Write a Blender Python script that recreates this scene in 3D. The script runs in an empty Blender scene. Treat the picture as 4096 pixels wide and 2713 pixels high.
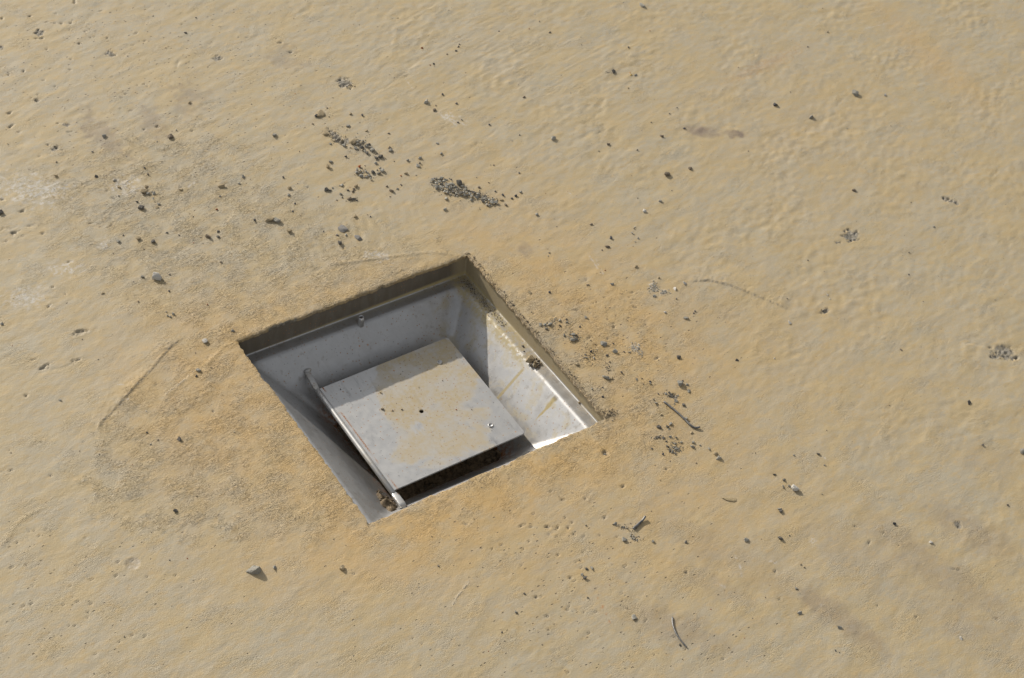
import bpy, bmesh, math, random
import numpy as np
from mathutils import Vector, Matrix, Euler, noise

# ---- measured layout, in metres (stone sizes and blob radii in mm) on the slab, origin at the centre of the opening
STONES=[
(0.2054, -0.3112, 0, 18.0, 3.2, -0.59, 'T', 'long ragged tan mortar flake lying flat in the lower right', 'loose stones scattered on the slab'),
(-0.2852, -0.1456, 0, 14.4, 1.6, 0.13, 'g', 'largest grey wedge-shaped stone lying in front of the opening, casting a long shadow', 'loose stones scattered on the slab'),
(0.0434, 0.2571, 0, 13.2, 1.3, -1.55, 's', 'rough flat fragment of grey concrete lying behind the steel opening', 'loose stones scattered on the slab'),
(-0.0274, 0.3117, 0, 12.9, 1.7, -0.11, 't', 'flat tan mortar flake with a grey stone leaning on its right end', 'loose stones scattered on the slab'),
(0.1216, 0.4589, 0, 12.8, 1.1, -1.53, 't', 'blocky beige lump with a dark pebble at its foot, beyond the gravel piles', 'loose stones scattered on the slab'),
(0.1341, 0.3904, 0, 11.1, 1.5, 0.33, 't', 'curled tan mortar flake standing on edge at the head of the blocky gravel pile', 'loose stones scattered on the slab'),
(-0.188, 0.2849, 0, 11.0, 1.25, -0.73, 'w', 'whitish veined stone with a small grey pebble at its left', 'loose stones scattered on the slab'),
(0.0524, 0.2345, 0, 10.9, 1.7, -1.39, 's', 'scabby grey concrete fragment half crushed into the slab beside white dust', 'loose stones scattered on the slab'),
(0.7835, 0.1679, 0, 10.3, 1.29, -1.12, 'g', 'chunky grey wedge stone alone in the upper right of the slab', 'loose stones scattered on the slab'),
(-0.1384, 0.426, 0, 10.2, 1.7, -0.22, 't', 'flat tan mortar flake surrounded by little stones on the left of the slab', 'loose stones scattered on the slab'),
(0.6357, 0.4606, 0, 9.9, 1.8, -1.41, 'l', 'long pale grey stone close to the top edge of the photo', 'loose stones scattered on the slab'),
(0.1882, -0.0984, 0, 9.0, 1.6, -0.85, 'g', 'long dusty grey lump of two joined stones right of the opening', 'loose stones scattered on the slab'),
(0.2773, -0.3349, 0, 8.7, 1.25, -1.41, 'w', 'bright angular white stone with three pebbles at its left, lower right', 'loose stones scattered on the slab'),
(-0.051, 0.3926, 0, 8.7, 1.6, -0.27, 't', 'tan wedge of mortar lying alone with its shaded side to the camera', 'loose stones scattered on the slab'),
(-0.0204, 0.3058, 0, 8.6, 1.1, -0.17, 'g', 'grey stone leaning against the right end of the tan mortar flake', 'loose stones scattered on the slab'),
(0.1102, 0.4216, 0, 8.4, 1.11, -1.89, 't', 'flat beige chip at the upper left end of the loose grit trail', 'loose stones scattered on the slab'),
(0.4569, 0.1525, 0, 8.4, 1.5, -0.23, 'b', 'brown flat-topped stone alone beyond the right corner of the opening', 'loose stones scattered on the slab'),
(0.2121, 0.2614, 0, 8.1, 1.04, -1.59, 'd', 'angular grey gravel chip in the long streak-shaped pile beyond the opening', 'gravel chips of the long pile'),
(0.2152, -0.0537, 0, 7.9, 1.2, -0.98, 'g', 'mid-grey angular stone beside the right edge of the opening', 'loose stones scattered on the slab'),
(0.258, -0.1481, 0, 7.6, 1.06, -1.87, 'g', 'flat grey concrete lump sitting on broken ground above the straight long wire', 'loose stones scattered on the slab'),
(0.0516, 0.4497, 0, 7.5, 1.21, 0.67, 'g', 'speckled dark grey stone alone left of the gravel piles', 'loose stones scattered on the slab'),
(-0.0659, 0.5043, 0, 7.3, 1.09, 0.21, 'b', 'pitted brown-grey round stone on the left part of the slab', 'loose stones scattered on the slab'),
(0.2568, 0.4179, 0, 7.2, 1.24, -1.88, 'l', 'pale oblong pebble above a small brown one, beyond the gravel piles', 'loose stones scattered on the slab'),
(0.6974, 0.1572, 0, 7.1, 1.25, 0.43, 'g', 'grey cube-shaped stone in the upper right of the slab', 'loose stones scattered on the slab'),
(-0.0159, 0.2823, 0, 7.1, 1.31, -0.99, 't', 'large tan stone lower right of the tan flake with the grey stone', 'loose stones scattered on the slab'),
(0.5409, -0.4181, 0, 7.1, 1.22, -1.93, 'g', 'grey stone cut by the right edge of the photo', 'loose stones scattered on the slab'),
(-0.1537, 0.4017, 0, 7.0, 1.13, -1.07, 'd', 'knobbly dark grey stone below the tan flake ringed by little stones', 'loose stones scattered on the slab'),
(0.3651, 0.2786, 0, 6.8, 1.19, 0.26, 'l', 'smooth light grey pebble standing alone beyond the opening, casting a round shadow', 'loose stones scattered on the slab'),
(-0.1852, 0.1662, 0, 6.8, 1.2, -1.64, 'w', "spiky whitish triangular fragment left of the opening's left corner", 'loose stones scattered on the slab'),
(0.187, -0.0315, 0, 6.6, 1.6, -0.26, 'g', 'nearest large long grey stone left of the mid-grey angular stone', 'loose stones scattered on the slab'),
(-0.3043, 0.4712, 0, 6.6, 1.02, -0.09, 'd', 'dark stone cut by the left edge of the photo', 'loose stones scattered on the slab'),
(0.2431, 0.2109, 0, 6.5, 1.9, -0.87, 't', 'large long tan stone right of the long gravel pile', 'loose stones scattered on the slab'),
(0.1814, 0.268, 0, 6.5, 1.16, -1.04, 'g', 'angular grey gravel chip in the long streak-shaped pile beyond the opening', 'gravel chips of the long pile'),
(0.0819, 0.3639, 0, 6.5, 1.4, -1.71, 't', 'large tan stone below the flat beige chip at the grit trail', 'loose stones scattered on the slab'),
(-0.2048, -0.1878, 0, 6.3, 1.1, -1.29, 't', 'tan cube pebble with a white corner in front of the opening', 'loose stones scattered on the slab'),
(0.1499, 0.3498, 0, 6.3, 1.19, 0.67, 'd', 'second nearest large dark grey stone lower right of the blocky gravel pile', 'loose stones scattered on the slab'),
(0.0275, 0.2363, 0, 6.3, 1.06, -0.05, 'd', 'large dark grey stone below the flat grey concrete fragment', 'loose stones scattered on the slab'),
(0.3264, -0.0658, 0, 6.3, 1.6, -0.37, 'g', 'small grey bar-shaped chip beyond the right corner of the opening', 'loose stones scattered on the slab'),
(0.6701, 0.1994, 0, 6.2, 1.19, -0.61, 'n', 'large blue-grey stone left of the grey cube-shaped stone', 'loose stones scattered on the slab'),
(0.5146, 0.3562, 0, 6.2, 1.2, 0.43, 'd', 'large dark grey stone lower left of the long pale stone at the top edge', 'loose stones scattered on the slab'),
(0.3129, 0.0789, 0, 6.2, 2, -0.74, 'b', 'large long brown stone lower left of the bright white little stone', 'loose stones scattered on the slab'),
(-0.1057, 0.3186, 0, 6.2, 1.03, -0.47, 'b', 'large brown stone below the lone tan mortar wedge', 'loose stones scattered on the slab'),
(0.1978, -0.1891, 0, 6.1, 1.5, -0.97, 'd', 'large dark grey stone lower left of the straight long wire', 'loose stones scattered on the slab'),
(0.059, 0.3269, 0, 6.1, 1.3, 0.34, 'd', 'large dark grey stone upper left of the flat grey concrete fragment', 'loose stones scattered on the slab'),
(-0.1799, 0.3542, 0, 6.1, 1.09, -0.61, 't', 'large tan stone upper left of the whitish veined stone', 'loose stones scattered on the slab'),
(0.2201, -0.0702, 0, 6.1, 1.23, -0.55, 'l', 'large light grey stone lower right of the mid-grey angular stone', 'loose stones scattered on the slab'),
(0.3437, -0.0196, 0, 6.1, 1.6, -1.79, 'w', 'lavender white oblong pebble at the edge of the chalky crumbs', 'loose stones scattered on the slab'),
(0.4324, -0.1305, 0, 6.1, 1.7, -1.9, 'w', 'thin white bone-like chip below the curved trowel line', 'loose stones scattered on the slab'),
(0.1462, 0.3654, 0, 6.0, 1.06, 0.6, 'g', 'angular grey gravel chip in the blocky pile behind the flat beige chip', 'gravel chips of the blocky pile'),
(0.1366, 0.375, 0, 6.0, 1.28, -0.02, 'd', 'angular grey gravel chip in the blocky pile behind the flat beige chip', 'gravel chips of the blocky pile'),
(0.0898, 0.3721, 0, 5.9, 1.01, 0.59, 'g', 'large grey stone below the flat beige chip at the grit trail', 'loose stones scattered on the slab'),
(0.2032, 0.2432, 0, 5.9, 1.16, -0.08, 'd', 'angular grey gravel chip in the long streak-shaped pile beyond the opening', 'gravel chips of the long pile'),
(-0.2119, 0.1297, 0, 5.9, 1.13, -0.39, 'g', 'grey stone lying in a gouge beside the left trowel ridge', 'loose stones scattered on the slab'),
(0.1776, 0.0023, 0, 5.9, 1.7, -0.05, 'g', 'second nearest large long grey stone left of the mid-grey angular stone', 'loose stones scattered on the slab'),
(0.2809, -0.1132, 0, 5.9, 1.28, -1.94, 'd', 'large dark grey stone above the flat grey lump above the long wire', 'loose stones scattered on the slab'),
(0.2299, -0.259, 0, 5.9, 1.33, 0.36, 'l', 'large light grey stone above the long ragged tan flake', 'loose stones scattered on the slab'),
(0.021, 0.3509, 0, 5.8, 1.31, -1.92, 't', 'large tan stone upper right of the tan flake with the grey stone', 'loose stones scattered on the slab'),
(-0.221, 0.5021, 0, 5.7, 1.7, -0.48, 't', 'large long tan stone upper right of the dark stone on the left edge', 'loose stones scattered on the slab'),
(0.1675, 0.354, 0, 5.7, 1.22, 0.58, 'g', 'large grey stone right of the blocky gravel pile', 'loose stones scattered on the slab'),
(0.1931, 0.3259, 0, 5.7, 1.24, -1.93, 'l', 'large light grey stone upper left of the long gravel pile', 'loose stones scattered on the slab'),
(0.12, 0.3898, 0, 5.7, 1.15, -1.42, 'g', 'large grey stone left of the blocky gravel pile', 'loose stones scattered on the slab'),
(0.1299, 0.3788, 0, 5.7, 1.33, -0.81, 'g', 'angular grey gravel chip in the blocky pile behind the flat beige chip', 'gravel chips of the blocky pile'),
(0.1384, 0.3639, 0, 5.7, 1.34, -1.57, 'd', 'angular grey gravel chip in the blocky pile behind the flat beige chip', 'gravel chips of the blocky pile'),
(0.1439, 0.35, 0, 5.7, 1.34, -0.82, 'd', 'nearest large dark grey stone lower right of the blocky gravel pile', 'loose stones scattered on the slab'),
(0.0241, -0.3868, 0, 5.6, 1.09, -1.74, 'l', 'pale rounded pebble near the bent wire at the bottom', 'loose stones scattered on the slab'),
(0.1265, 0.3285, 0, 5.6, 1.06, -1.33, 'd', 'angular gravel chip in the small round pile left of the long pile', 'gravel chips of the small pile'),
(0.2144, -0.2302, 0, 5.6, 1.34, -0.66, 'g', 'large grey stone below the straight long wire', 'loose stones scattered on the slab'),
(-0.1382, 0.5432, 0, 5.6, 1.0, -1.61, 'g', 'grey cut stone left of the pitted brown round stone', 'loose stones scattered on the slab'),
(0.1304, 0.2881, 0, 5.6, 1.07, -0.5, 'b', 'large brown stone lower right of the small gravel pile', 'loose stones scattered on the slab'),
(0.3595, -0.017, 0, 5.6, 1.27, -1.48, 'w', 'large white stone upper right of the lavender white pebble', 'loose stones scattered on the slab'),
(0.2206, -0.3811, 0, 5.4, 1.0, -0.24, 'd', 'dark crumbly stone near the bottom right, below the bright white stone', 'loose stones scattered on the slab'),
(0.1867, -0.3643, 0, 5.4, 1.16, 0.03, 'l', 'mid-sized light grey pebble below the long ragged tan flake', 'loose stones scattered on the slab'),
(0.5374, -0.3323, 0, 5.4, 1.24, 0.3, 'd', 'black double-lobed stone alone on the right of the slab', 'loose stones scattered on the slab'),
(-0.3204, -0.0382, 0, 5.4, 1.32, -0.78, 'd', 'black pebble alone in the rough patch left of the front corner', 'loose stones scattered on the slab'),
(0.183, 0.3132, 0, 5.4, 1.09, -0.58, 'l', 'mid-sized light grey pebble upper left of the long gravel pile', 'loose stones scattered on the slab'),
(0.4908, 0.1489, 0, 5.4, 1.07, -1.89, 'b', 'mid-sized brown pebble right of the brown flat-topped stone', 'loose stones scattered on the slab'),
(0.073, -0.2997, 0, 5.4, 1.06, -0.31, 'g', 'mid-sized grey pebble lower left of the short thick wire', 'loose stones scattered on the slab'),
(0.1385, 0.3256, 0, 5.4, 1.1, 0.1, 'l', 'angular gravel chip in the small round pile left of the long pile', 'gravel chips of the small pile'),
(-0.1667, 0.3419, 0, 5.3, 1.04, -1.56, 'd', 'mid-sized dark grey pebble above the whitish veined stone', 'loose stones scattered on the slab'),
(0.2427, 0.2007, 0, 5.3, 1.9, -1.33, 'b', 'mid-sized long brown pebble right of the long gravel pile', 'loose stones scattered on the slab'),
(0.1086, 0.3374, 0, 5.3, 1.21, -1.62, 'g', 'angular gravel chip in the small round pile left of the long pile', 'gravel chips of the small pile'),
(-0.0191, 0.3948, 0, 5.3, 1.17, -1.35, 'g', 'mid-sized grey pebble right of the lone tan mortar wedge', 'loose stones scattered on the slab'),
(-0.2021, 0.3605, 0, 5.3, 1.23, -1.69, 'g', 'mid-sized grey pebble upper left of the whitish veined stone', 'loose stones scattered on the slab'),
(0.1703, -0.066, 0, 5.3, 1.24, 0.32, 't', 'mid-sized tan pebble upper left of the long dusty double lump', 'loose stones scattered on the slab'),
(0.2582, 0.3976, 0, 5.3, 1.3, -1.98, 'b', 'mid-sized brown pebble lower right of the pale oblong pebble', 'loose stones scattered on the slab'),
(0.0215, -0.3143, 0, 5.3, 1.8, -1.63, 'g', 'mid-sized long grey pebble upper left of the pale rounded pebble', 'loose stones scattered on the slab'),
(0.0769, 0.299, 0, 5.2, 1.12, -0.44, 'b', 'mid-sized brown pebble lower left of the small gravel pile', 'loose stones scattered on the slab'),
(0.3911, 0.1108, 0, 5.2, 1.06, -1.86, 'w', 'bright white little stone on the plain right part of the slab', 'loose stones scattered on the slab'),
(0.1161, 0.4569, 0, 5.2, 1.31, 0.64, 'n', 'mid-sized blue-grey pebble lower left of the blocky beige lump', 'loose stones scattered on the slab'),
(0.1429, 0.4215, 0, 5.2, 1.07, -0.4, 'g', 'mid-sized grey pebble right of the flat beige chip at the grit trail', 'loose stones scattered on the slab'),
(0.6549, 0.0163, 0, 5.1, 1.12, -0.68, 'b', 'mid-sized brown pebble lower right of the grey cube-shaped stone', 'loose stones scattered on the slab'),
(0.2668, 0.1678, 0, 5.1, 1.25, -1.33, 'g', 'mid-sized grey pebble below the smooth light grey pebble', 'loose stones scattered on the slab'),
(-0.0955, 0.3132, 0, 5.1, 1.19, -1.31, 'd', 'second nearest mid-sized dark grey pebble below the lone tan mortar wedge', 'loose stones scattered on the slab'),
(0.2306, -0.2517, 0, 5.1, 1.11, -1.08, 't', 'mid-sized tan pebble above the long ragged tan flake', 'loose stones scattered on the slab'),
(0.1453, 0.3744, 0, 5.1, 1.13, -1.71, 'g', 'angular grey gravel chip in the blocky pile behind the flat beige chip', 'gravel chips of the blocky pile'),
(0.1924, -0.0246, 0, 5.1, 1.23, -0.71, 'g', 'second nearest mid-sized grey pebble left of the mid-grey angular stone', 'loose stones scattered on the slab'),
(0.137, 0.3679, 0, 5.1, 1.34, -1.59, 'g', 'angular grey gravel chip in the blocky pile behind the flat beige chip', 'gravel chips of the blocky pile'),
(0.1965, 0.2793, 0, 5.1, 1.17, 0.16, 'g', 'angular grey gravel chip in the long streak-shaped pile beyond the opening', 'gravel chips of the long pile'),
(0.2026, 0.2649, 0, 5.1, 1.01, -0.44, 'g', 'angular grey gravel chip in the long streak-shaped pile beyond the opening', 'gravel chips of the long pile'),
(0.2132, 0.2383, 0, 5.0, 1.12, -1.25, 'g', 'angular grey gravel chip in the long streak-shaped pile beyond the opening', 'gravel chips of the long pile'),
(0.1324, 0.3239, 0, 5.0, 1.34, 0.37, 'd', 'angular gravel chip in the small round pile left of the long pile', 'gravel chips of the small pile'),
(0.1965, 0.2507, 0, 5.0, 1.26, -1.68, 'd', 'angular grey gravel chip in the long streak-shaped pile beyond the opening', 'gravel chips of the long pile'),
(0.2294, 0.2114, 0, 5.0, 1.02, 0.19, 'l', 'angular grey gravel chip in the long streak-shaped pile beyond the opening', 'gravel chips of the long pile'),
(0.1783, -0.4672, 0, 5.0, 1.32, 0.29, 'g', 'second nearest mid-sized grey pebble below the bright angular white stone', 'loose stones scattered on the slab'),
(0.1101, 0.3297, 0, 5.0, 1.01, 0.62, 'g', 'angular gravel chip in the small round pile left of the long pile', 'gravel chips of the small pile'),
(0.183, 0.2442, 0, 5.0, 1.21, 0.43, 'l', 'angular grey gravel chip in the long streak-shaped pile beyond the opening', 'gravel chips of the long pile'),
(0.244, -0.3507, 0, 5.0, 1.2, -1.29, 'd', 'mid-sized dark grey pebble lower left of the bright angular white stone', 'loose stones scattered on the slab'),
(-0.2743, 0.0487, 0, 5.0, 1.24, -1.41, 'd', 'dark round pebble in the middle of the rough trowelled patch', 'loose stones scattered on the slab'),
(0.187, 0.2646, 0, 5.0, 1.15, -1.97, 'l', 'angular grey gravel chip in the long streak-shaped pile beyond the opening', 'gravel chips of the long pile'),
(0.0952, 0.3153, 0, 5.0, 1.28, -0.18, 't', 'mid-sized tan pebble lower left of the small gravel pile', 'loose stones scattered on the slab'),
(0.171, 0.2285, 0, 5.0, 1.21, -0.18, 'l', 'mid-sized light grey pebble lower left of the long gravel pile', 'loose stones scattered on the slab'),
(0.2171, 0.2285, 0, 5.0, 1.14, 0.28, 'g', 'angular grey gravel chip in the long streak-shaped pile beyond the opening', 'gravel chips of the long pile'),
(-0.0153, 0.554, 0, 5.0, 1.22, 0.64, 't', 'small square brown block standing with a dark shadow, upper left', 'loose stones scattered on the slab'),
(-0.1618, 0.4484, 0, 4.9, 1.34, -1.64, 't', 'mid-sized tan pebble left of the tan flake ringed by little stones', 'loose stones scattered on the slab'),
(0.234, 0.2094, 0, 4.9, 1.04, -1.71, 'g', 'angular grey gravel chip in the long streak-shaped pile beyond the opening', 'gravel chips of the long pile'),
(0.2117, -0.1918, 0, 4.9, 1.6, 0.18, 'g', 'mid-sized long grey pebble lower left of the straight long wire', 'loose stones scattered on the slab'),
(0.1962, -0.2245, 0, 4.9, 1.6, 0.01, 'g', 'mid-sized long grey pebble below the straight long wire', 'loose stones scattered on the slab'),
(0.1917, -0.0314, 0, 4.8, 1.18, -0.6, 'g', 'nearest mid-sized grey pebble left of the mid-grey angular stone', 'loose stones scattered on the slab'),
(0.186, 0.2731, 0, 4.8, 1.34, -1.36, 'l', 'angular grey gravel chip in the long streak-shaped pile beyond the opening', 'gravel chips of the long pile'),
(0.1687, 0.3591, 0, 4.8, 1.01, -1.14, 'b', 'mid-sized brown pebble right of the blocky gravel pile', 'loose stones scattered on the slab'),
(0.3239, 0.0338, 0, 4.8, 1.31, 0.51, 't', 'mid-sized tan pebble upper left of the lavender white pebble', 'loose stones scattered on the slab'),
(0.2028, -0.5021, 0, 4.8, 1.33, -0.36, 'g', 'mid-sized grey pebble lower left of the blue-black pebble', 'loose stones scattered on the slab'),
(0.2167, -0.1171, 0, 4.8, 1.06, -0.72, 'l', 'mid-sized light grey pebble right of the long dusty double lump', 'loose stones scattered on the slab'),
(0.1861, 0.2814, 0, 4.8, 1.04, -1.72, 'g', 'angular grey gravel chip in the long streak-shaped pile beyond the opening', 'gravel chips of the long pile'),
(0.2424, -0.1758, 0, 4.7, 1.02, 0.51, 'd', 'mid-sized dark grey pebble above the straight long wire', 'loose stones scattered on the slab'),
(0.2094, 0.2281, 0, 4.7, 1.14, -1.83, 'g', 'angular grey gravel chip in the long streak-shaped pile beyond the opening', 'gravel chips of the long pile'),
(-0.1319, 0.4334, 0, 4.7, 1.11, -0.06, 't', 'mid-sized tan pebble upper right of the tan flake ringed by little stones', 'loose stones scattered on the slab'),
(0.4192, 0.1159, 0, 4.7, 1.23, -1.2, 'g', 'mid-sized grey pebble upper right of the bright white little stone', 'loose stones scattered on the slab'),
(0.081, 0.3258, 0, 4.7, 1.19, 0.28, 'l', 'mid-sized light grey pebble lower left of the small gravel pile', 'loose stones scattered on the slab'),
(0.0801, 0.2965, 0, 4.7, 1.15, -0.41, 'd', 'mid-sized dark grey pebble lower left of the small gravel pile', 'loose stones scattered on the slab'),
(0.1932, 0.2607, 0, 4.7, 1.05, -0.58, 'l', 'angular grey gravel chip in the long streak-shaped pile beyond the opening', 'gravel chips of the long pile'),
(-0.2649, -0.1538, 0, 4.6, 1.24, -1.82, 'g', 'mid-sized grey pebble right of the largest wedge-shaped stone', 'loose stones scattered on the slab'),
(0.0676, 0.2683, 0, 4.6, 1.08, 0.55, 't', 'mid-sized tan pebble upper right of the flat grey concrete fragment', 'loose stones scattered on the slab'),
(0.4955, 0.2173, 0, 4.6, 1.21, -1.67, 'b', 'mid-sized brown pebble above the brown flat-topped stone', 'loose stones scattered on the slab'),
(0.1676, 0.0067, 0, 4.6, 1.22, -1.98, 'g', 'fourth nearest mid-sized grey pebble left of the mid-grey angular stone', 'loose stones scattered on the slab'),
(0.0085, -0.3211, 0, 4.5, 1.3, 0.01, 'd', 'nearest mid-sized dark grey pebble upper left of the pale rounded pebble', 'loose stones scattered on the slab'),
(0.2604, -0.1618, 0, 4.5, 1.21, 0.08, 'g', 'mid-sized grey pebble lower right of the flat grey lump above the long wire', 'loose stones scattered on the slab'),
(0.1477, 0.3708, 0, 4.5, 1.05, -0.85, 'g', 'angular grey gravel chip in the blocky pile behind the flat beige chip', 'gravel chips of the blocky pile'),
(0.2183, 0.2378, 0, 4.5, 1.05, -0.83, 'd', 'angular grey gravel chip in the long streak-shaped pile beyond the opening', 'gravel chips of the long pile'),
(0.2198, 0.2201, 0, 4.5, 1.14, 0.63, 'd', 'angular grey gravel chip in the long streak-shaped pile beyond the opening', 'gravel chips of the long pile'),
(0.2376, -0.1666, 0, 4.5, 1.06, -0.7, 'g', 'mid-sized grey pebble above the straight long wire', 'loose stones scattered on the slab'),
(0.1385, 0.3421, 0, 4.5, 1.15, -1.02, 'g', 'mid-sized grey pebble upper right of the small gravel pile', 'loose stones scattered on the slab'),
(0.2129, 0.2548, 0, 4.5, 1.26, 0.05, 'l', 'angular grey gravel chip in the long streak-shaped pile beyond the opening', 'gravel chips of the long pile'),
(0.1906, 0.2738, 0, 4.5, 1.21, -0.94, 'g', 'angular grey gravel chip in the long streak-shaped pile beyond the opening', 'gravel chips of the long pile'),
(0.2217, 0.2329, 0, 4.5, 1.33, -0.37, 'l', 'angular grey gravel chip in the long streak-shaped pile beyond the opening', 'gravel chips of the long pile'),
(0.1955, 0.2576, 0, 4.5, 1.26, -1.37, 'g', 'angular grey gravel chip in the long streak-shaped pile beyond the opening', 'gravel chips of the long pile'),
(0.2127, 0.2333, 0, 4.4, 1.23, 0.39, 'g', 'angular grey gravel chip in the long streak-shaped pile beyond the opening', 'gravel chips of the long pile'),
(0.1874, 0.2557, 0, 4.4, 1.1, -0.1, 'l', 'angular grey gravel chip in the long streak-shaped pile beyond the opening', 'gravel chips of the long pile'),
(-0.1775, 0.4784, 0, 4.4, 1.02, 0.51, 'd', 'mid-sized dark grey pebble left of the tan flake ringed by little stones', 'loose stones scattered on the slab'),
(0.1196, 0.3255, 0, 4.4, 1.1, 0.34, 'g', 'angular gravel chip in the small round pile left of the long pile', 'gravel chips of the small pile'),
(0.1895, 0.2519, 0, 4.4, 1.19, -1.81, 'g', 'angular grey gravel chip in the long streak-shaped pile beyond the opening', 'gravel chips of the long pile'),
(-0.2542, 0.2909, 0, 4.4, 1.8, 0.01, 't', 'mid-sized long tan pebble left of the whitish veined stone', 'loose stones scattered on the slab'),
(-0.1358, 0.4211, 0, 4.4, 1.12, -1.19, 'g', 'mid-sized grey pebble lower right of the tan flake ringed by little stones', 'loose stones scattered on the slab'),
(0.1854, 0.0573, 0, 4.4, 1.12, -1.72, 't', 'mid-sized tan pebble lower right of the far corner of the opening', 'loose stones scattered on the slab'),
(0.1927, -0.204, 0, 4.4, 1.04, 0.45, 'd', 'nearest mid-sized dark grey pebble lower left of the straight long wire', 'loose stones scattered on the slab'),
(-0.1367, 0.3941, 0, 4.4, 1.03, 0.35, 't', 'mid-sized tan pebble lower right of the tan flake ringed by little stones', 'loose stones scattered on the slab'),
(0.1897, -0.2164, 0, 4.4, 1.29, -1.15, 'd', 'second nearest mid-sized dark grey pebble lower left of the straight long wire', 'loose stones scattered on the slab'),
(0.3389, -0.1495, 0, 4.4, 1.3, -0.52, 'd', 'mid-sized dark grey pebble right of the flat grey lump above the long wire', 'loose stones scattered on the slab'),
(0.0142, 0.3398, 0, 4.4, 1.15, -1.86, 'g', 'mid-sized grey pebble upper right of the tan flake with the grey stone', 'loose stones scattered on the slab'),
(0.306, -0.5751, 0, 4.3, 1.1, -1.29, 'w', 'white oblong pebble in the bottom right corner area', 'loose stones scattered on the slab'),
(-0.3731, 0.2984, 0, 4.3, 1.2, -1.54, 'g', 'mid-sized grey pebble below the dark stone on the left edge', 'loose stones scattered on the slab'),
(0.2454, -0.3483, 0, 4.3, 1.09, 0.17, 'g', 'mid-sized grey pebble lower left of the bright angular white stone', 'loose stones scattered on the slab'),
(0.0153, -0.312, 0, 4.3, 1.08, -1.37, 'd', 'second nearest mid-sized dark grey pebble upper left of the pale rounded pebble', 'loose stones scattered on the slab'),
(0.5377, 0.337, 0, 4.3, 1.08, 0.54, 'g', 'mid-sized grey pebble below the long pale stone at the top edge', 'loose stones scattered on the slab'),
(0.032, 0.2503, 0, 4.3, 1.32, -1.77, 'd', 'mid-sized dark grey pebble lower left of the flat grey concrete fragment', 'loose stones scattered on the slab'),
(0.3617, -0.4649, 0, 4.3, 1.33, -0.4, 'w', 'mid-sized white pebble lower right of the blue-black pebble', 'loose stones scattered on the slab'),
(0.8189, 0.1466, 0, 4.2, 1.29, 0.17, 'w', 'mid-sized white pebble right of the chunky grey wedge stone', 'loose stones scattered on the slab'),
(0.2078, 0.2496, 0, 4.2, 1.22, -0.08, 'g', 'angular grey gravel chip in the long streak-shaped pile beyond the opening', 'gravel chips of the long pile'),
(0.137, 0.3878, 0, 4.2, 1.16, 0.25, 'g', 'angular grey gravel chip in the blocky pile behind the flat beige chip', 'gravel chips of the blocky pile'),
(0.1425, 0.3808, 0, 4.2, 1.33, -0.49, 'd', 'angular grey gravel chip in the blocky pile behind the flat beige chip', 'gravel chips of the blocky pile'),
(0.5227, -0.2298, 0, 4.2, 1.8, -1.36, 'b', 'mid-sized long brown pebble upper left of the black double-lobed stone', 'loose stones scattered on the slab'),
(0.2806, 0.0222, 0, 4.2, 1.18, 0.06, 'g', 'mid-sized grey pebble above the mid-grey angular stone', 'loose stones scattered on the slab'),
(0.3144, -0.0173, 0, 4.2, 1.06, 0.2, 'g', 'mid-sized grey pebble left of the lavender white pebble', 'loose stones scattered on the slab'),
(-0.0975, 0.4096, 0, 4.2, 1.28, -1.13, 't', 'mid-sized tan pebble right of the tan flake ringed by little stones', 'loose stones scattered on the slab'),
(-0.1502, 0.1663, 0, 4.2, 1.27, -0.77, 'g', 'mid-sized grey pebble above the left corner of the opening', 'loose stones scattered on the slab'),
(0.1175, 0.3457, 0, 4.2, 1.25, -1.46, 'r', 'mid-sized rust red crumb upper left of the small gravel pile', 'loose stones scattered on the slab'),
(0.2241, 0.2084, 0, 4.1, 1.01, -0.1, 'g', 'angular grey gravel chip in the long streak-shaped pile beyond the opening', 'gravel chips of the long pile'),
(0.2334, 0.2155, 0, 4.1, 1.24, -0.62, 'g', 'angular grey gravel chip in the long streak-shaped pile beyond the opening', 'gravel chips of the long pile'),
(0.2751, -0.3184, 0, 4.1, 1.32, 0.16, 'd', 'mid-sized dark grey pebble upper left of the bright angular white stone', 'loose stones scattered on the slab'),
(-0.0909, 0.3226, 0, 4.1, 1.16, 0.14, 'd', 'nearest mid-sized dark grey pebble below the lone tan mortar wedge', 'loose stones scattered on the slab'),
(0.1951, -0.4402, 0, 4.1, 1.04, -1.85, 'g', 'nearest mid-sized grey pebble below the bright angular white stone', 'loose stones scattered on the slab'),
(0.3774, 0.3672, 0, 4.1, 1.25, 0.22, 'b', 'mid-sized brown pebble upper left of the smooth light grey pebble', 'loose stones scattered on the slab'),
(0.206, 0.2389, 0, 4.1, 1.19, -1.74, 'g', 'angular grey gravel chip in the long streak-shaped pile beyond the opening', 'gravel chips of the long pile'),
(0.0714, 0.3125, 0, 4.1, 1.28, -1.67, 'g', 'mid-sized grey pebble lower left of the small gravel pile', 'loose stones scattered on the slab'),
(0.1722, 0.0044, 0, 4.1, 1.24, -0.08, 'g', 'third nearest mid-sized grey pebble left of the mid-grey angular stone', 'loose stones scattered on the slab'),
(0.1698, -0.0022, 0, 4.1, 1.21, -1.44, 'd', 'mid-sized dark grey pebble left of the mid-grey angular stone', 'loose stones scattered on the slab'),
(-0.0776, -0.3211, 0, 4.1, 1.3, -1.78, 'g', 'mid-sized grey pebble left of the pale rounded pebble', 'loose stones scattered on the slab'),
(0.0413, 0.245, 0, 4.0, 1.32, -1.33, 'l', 'mid-sized light grey pebble lower right of the flat grey concrete fragment', 'loose stones scattered on the slab'),
(-0.2031, 0.2935, 0, 4.0, 1.0, 0.42, 'g', 'small grey pebble left of the whitish veined stone', 'loose stones scattered on the slab'),
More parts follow.
